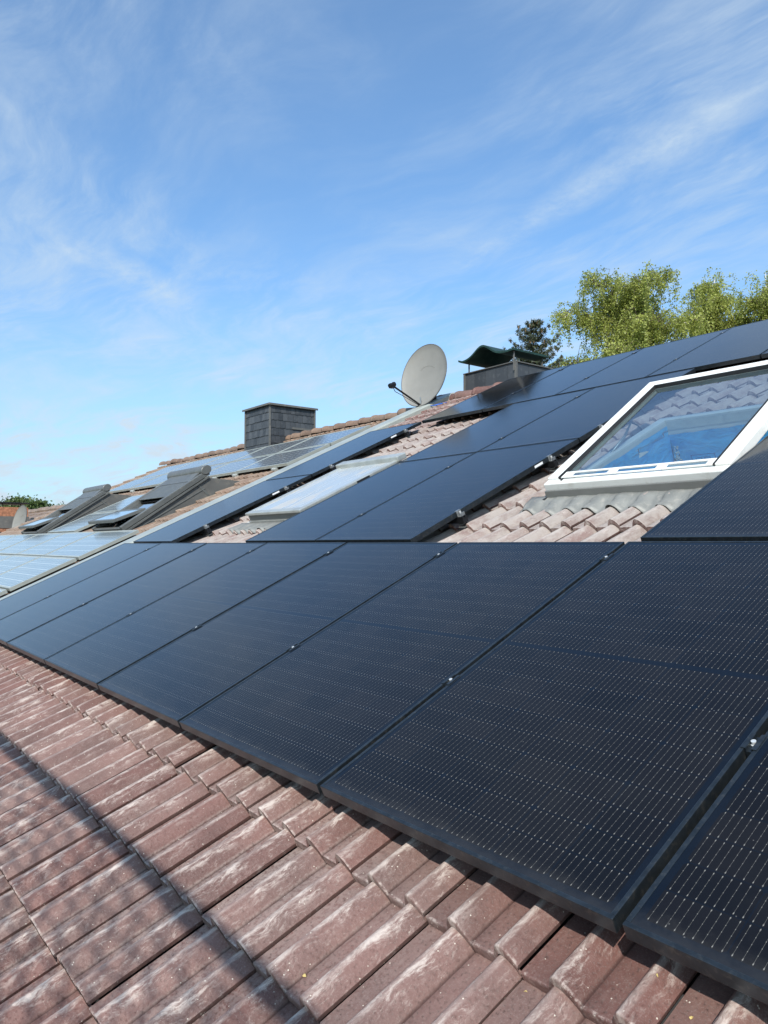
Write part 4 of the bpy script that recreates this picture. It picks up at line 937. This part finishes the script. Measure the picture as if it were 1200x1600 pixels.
def spruce(label, base, top, spread, seed, cone=True, density=1.0):
    rs = np.random.default_rng(seed); r_ = empty('spruce_tree', label, 'tree', base, roof=False)
    H = top - base[2]; mb = MB(); mb.tube([(0, 0, 0), (0.03, 0, H * .5), (0, 0, H - .05)], [.14, .07, .01], 8); cen = []; tn = []; cn = MB()
    z_ = H * .45
    while z_ < H:
        f = (z_ - H * .45) / (H * .55); L0_ = spread * (1 - f) ** .8 + .10; nb_ = int(rs.integers(6, 9)); a0 = rs.random() * 6
        for i in range(nb_):
            az = a0 + i * 2 * math.pi / nb_ + rs.normal() * .2; L = L0_ * rs.uniform(.7, 1.15); k = max(3, int(L / .09)); pts = []
            for j in range(k + 1):
                g_ = j / k; pts.append(Vector((math.cos(az) * L * g_, math.sin(az) * L * g_, z_ - .25 * L * math.sin(g_ * 2.2) + .22 * L * g_ ** 2 + (.35 * L * g_ if f > .75 else 0))))
            mb.tube(pts, [.014 * (1 - j / (k + 1)) + .003 for j in range(k + 1)], 4, caps=False)
            for j in range(1, k + 1):
                wd_ = .05 + .30 * L * (1 - j / (k + 1)) * .6
                for _ in range(int(26 * density)):
                    s_ = rs.uniform(-1, 1); cen.append(tuple(pts[j] + Vector((-math.sin(az) * wd_ * s_ + rs.normal() * .02, math.cos(az) * wd_ * s_ + rs.normal() * .02, rs.normal() * .022 - .04 * abs(s_))))); tn.append(min(1, max(0, .45 + rs.normal() * .25)))
            if cone and f > .1 and rs.random() < .8:
                p = pts[-1 if rs.random() < .5 else -2]; cn.tube([p, p - Vector((0, 0, .04)), p - Vector((0, 0, .09))], [.012, .02, .006], 6)
        z_ += .17 + .16 * (1 - f)
    mb.obj('trunk', M['twig'], r_, recalc=False); leaf_object('crown', cen, tn, .075, M['needle'], r_, .22)
    if cone: cn.obj('cones', M['cone'], r_)
    return len(cen)
nl += spruce('dark spruce with brown cones behind the green hooded chimney', (-11.15, 13.9, -6.2), 6.6, 3.0, 5, True, 1.8)
nl += spruce('bluish green conifer glimpsed between the two birches', (-14.4, 26.4, -6.2), 9.7, 1.9, 9, False)
def bushtree(label, base, top, rad, seed):
    rs = np.random.default_rng(seed); r_ = empty('garden_tree', label, 'tree', base, roof=False); H = top - base[2]; mb = MB(); mb.tube([(0, 0, 0), (.1, 0, H * .5), (0, 0, H * .9)], [.2, .12, .03], 8); cen = []; tn = []
    for _ in range(170):
        d_ = Vector((rs.normal(), rs.normal(), rs.normal())).normalized() * rad * rs.uniform(.45, .85); d_.z = abs(d_.z) * .75; p = Vector((0, 0, H - rad * .9)) + d_
        mb.tube([Vector((0, 0, H - rad * 1.2)), p * .5 + Vector((0, 0, (H - rad) * .5)), p], [.05, .03, .01], 4)
        t0 = rs.uniform(.2, .8)
        for _ in range(190): cen.append(tuple(p + Vector((rs.normal(), rs.normal(), rs.normal())) * .13)); tn.append(min(1, max(0, t0 + rs.normal() * .2)))
    mb.obj('trunk', M['twig'], r_); leaf_object('crown', cen, tn, .10, M['bushleaf'], r_)
    return len(cen)
bushtree('small round green tree beyond the far left roof', (-35.2, 7.0, -6.2), 3.25, 1.9, 4)
bushtree('low green bush top just right of the round far tree', (-33.6, 8.2, -6.2), 2.60, 1.25, 14)

# ------------------------------------------------------------------ scaffold guard behind the photographer (throws the banded shadow)
sc = empty('scaffold_guard', 'scaffold guard rail with a green safety net along the eaves', 'scaffold', (0, 0, 0), roof=False)
sd = SUN
def along(v, n, vt):              # follow the sun ray from a roof point until v = vt
    P_ = W(0, v, n); t_ = (W(0, vt, 0).y - P_.y) / sd.y; return P_ + sd * t_
hp = along(-0.455, TN + .02, -2.7)
print('net top', hp)
a = MB(); a.tube([(x, hp.y, hp.z + .012 * math.sin(x * 1.7)) for x in np.linspace(-12, 0.53 + hp.x, 60)], .034, 10); a.obj('rolled_hem', M['net'], sc, smooth=True)
a = MB(); ys = hp.y
xs2 = np.arange(-7, .5 + hp.x, .085); zs2 = np.arange(0, 2.6, .085)
def netp(x, z_): return Vector((x + .030 * math.sin(z_ * 5 + x * 3) + .012 * math.sin(z_ * 17 + x * 23), ys - .04 + .09 * math.sin(x * 2.1 + z_ * 1.3), hp.z - z_ + .035 * math.sin(x * 4.3 + z_) + .012 * math.sin(x * 19 + z_ * 13)))
for x in xs2: a.tube([netp(x, z_) for z_ in np.linspace(0, 2.6, 22)], .0042, 4, caps=False)
for z_ in zs2: a.tube([netp(x, z_) for x in np.linspace(-7, .5 + hp.x, 60)], .0042, 4, caps=False)
a.obj('net', M['net'], sc, recalc=False)
a = MB()
for x in (-9.5, -7.2, ): a.tube([(x, ys - .12, -6.2), (x, ys - .12, hp.z + .2)], .024, 10)
a.obj('standard', M['galv'], sc, smooth=True)
a = MB(); a.box(-12, 3.5, ys - .9, ys - .2, -1.75, -1.70); a.obj('deck', M['wood'], sc)

# ------------------------------------------------------------------ leaf fragments on the tiles
lf0 = None
for k, (u_, v_, lb) in enumerate(((0.395, -0.385, 'yellow seed husk lying on the bare tile near the bottom edge'), (1.17, -0.02, 'yellow speck of straw on the tile below the rightmost panel joint'), (1.10, 0.0, 'pale chip on the tile under the lower right panel corner'), (0.86, -0.13, 'pale crumb on the flat of a tile below the second panel from the right'))):
    a = MB(); s_ = .006 if k == 0 else .0035
    a.add([(-s_, -s_ * .5, .001), (0, -s_ * .7, .002), (s_ * 1.5, 0, .003), (s_ * .2, s_ * .6, .004), (-s_, s_ * .6, .002), (0, 0, .006)], [(0, 1, 5), (1, 2, 5), (2, 3, 5), (3, 4, 5), (4, 0, 5), (4, 3, 2, 1, 0)])
    o = a.obj('leaf_fragment', M['leafbit']); o.location = W(u_, v_, tile_n(u_, v_) + .001); o.rotation_euler = (PT, 0, k * 1.3); tag(o, lb, 'debris', 'scraps of leaf on the tiles')
print('leaves', nl)
for o in bpy.data.objects:
    if not o.parent and 'label' in o and not 4 <= len(o['label'].split()) <= 16: print('LABEL', o.name, o['label'])
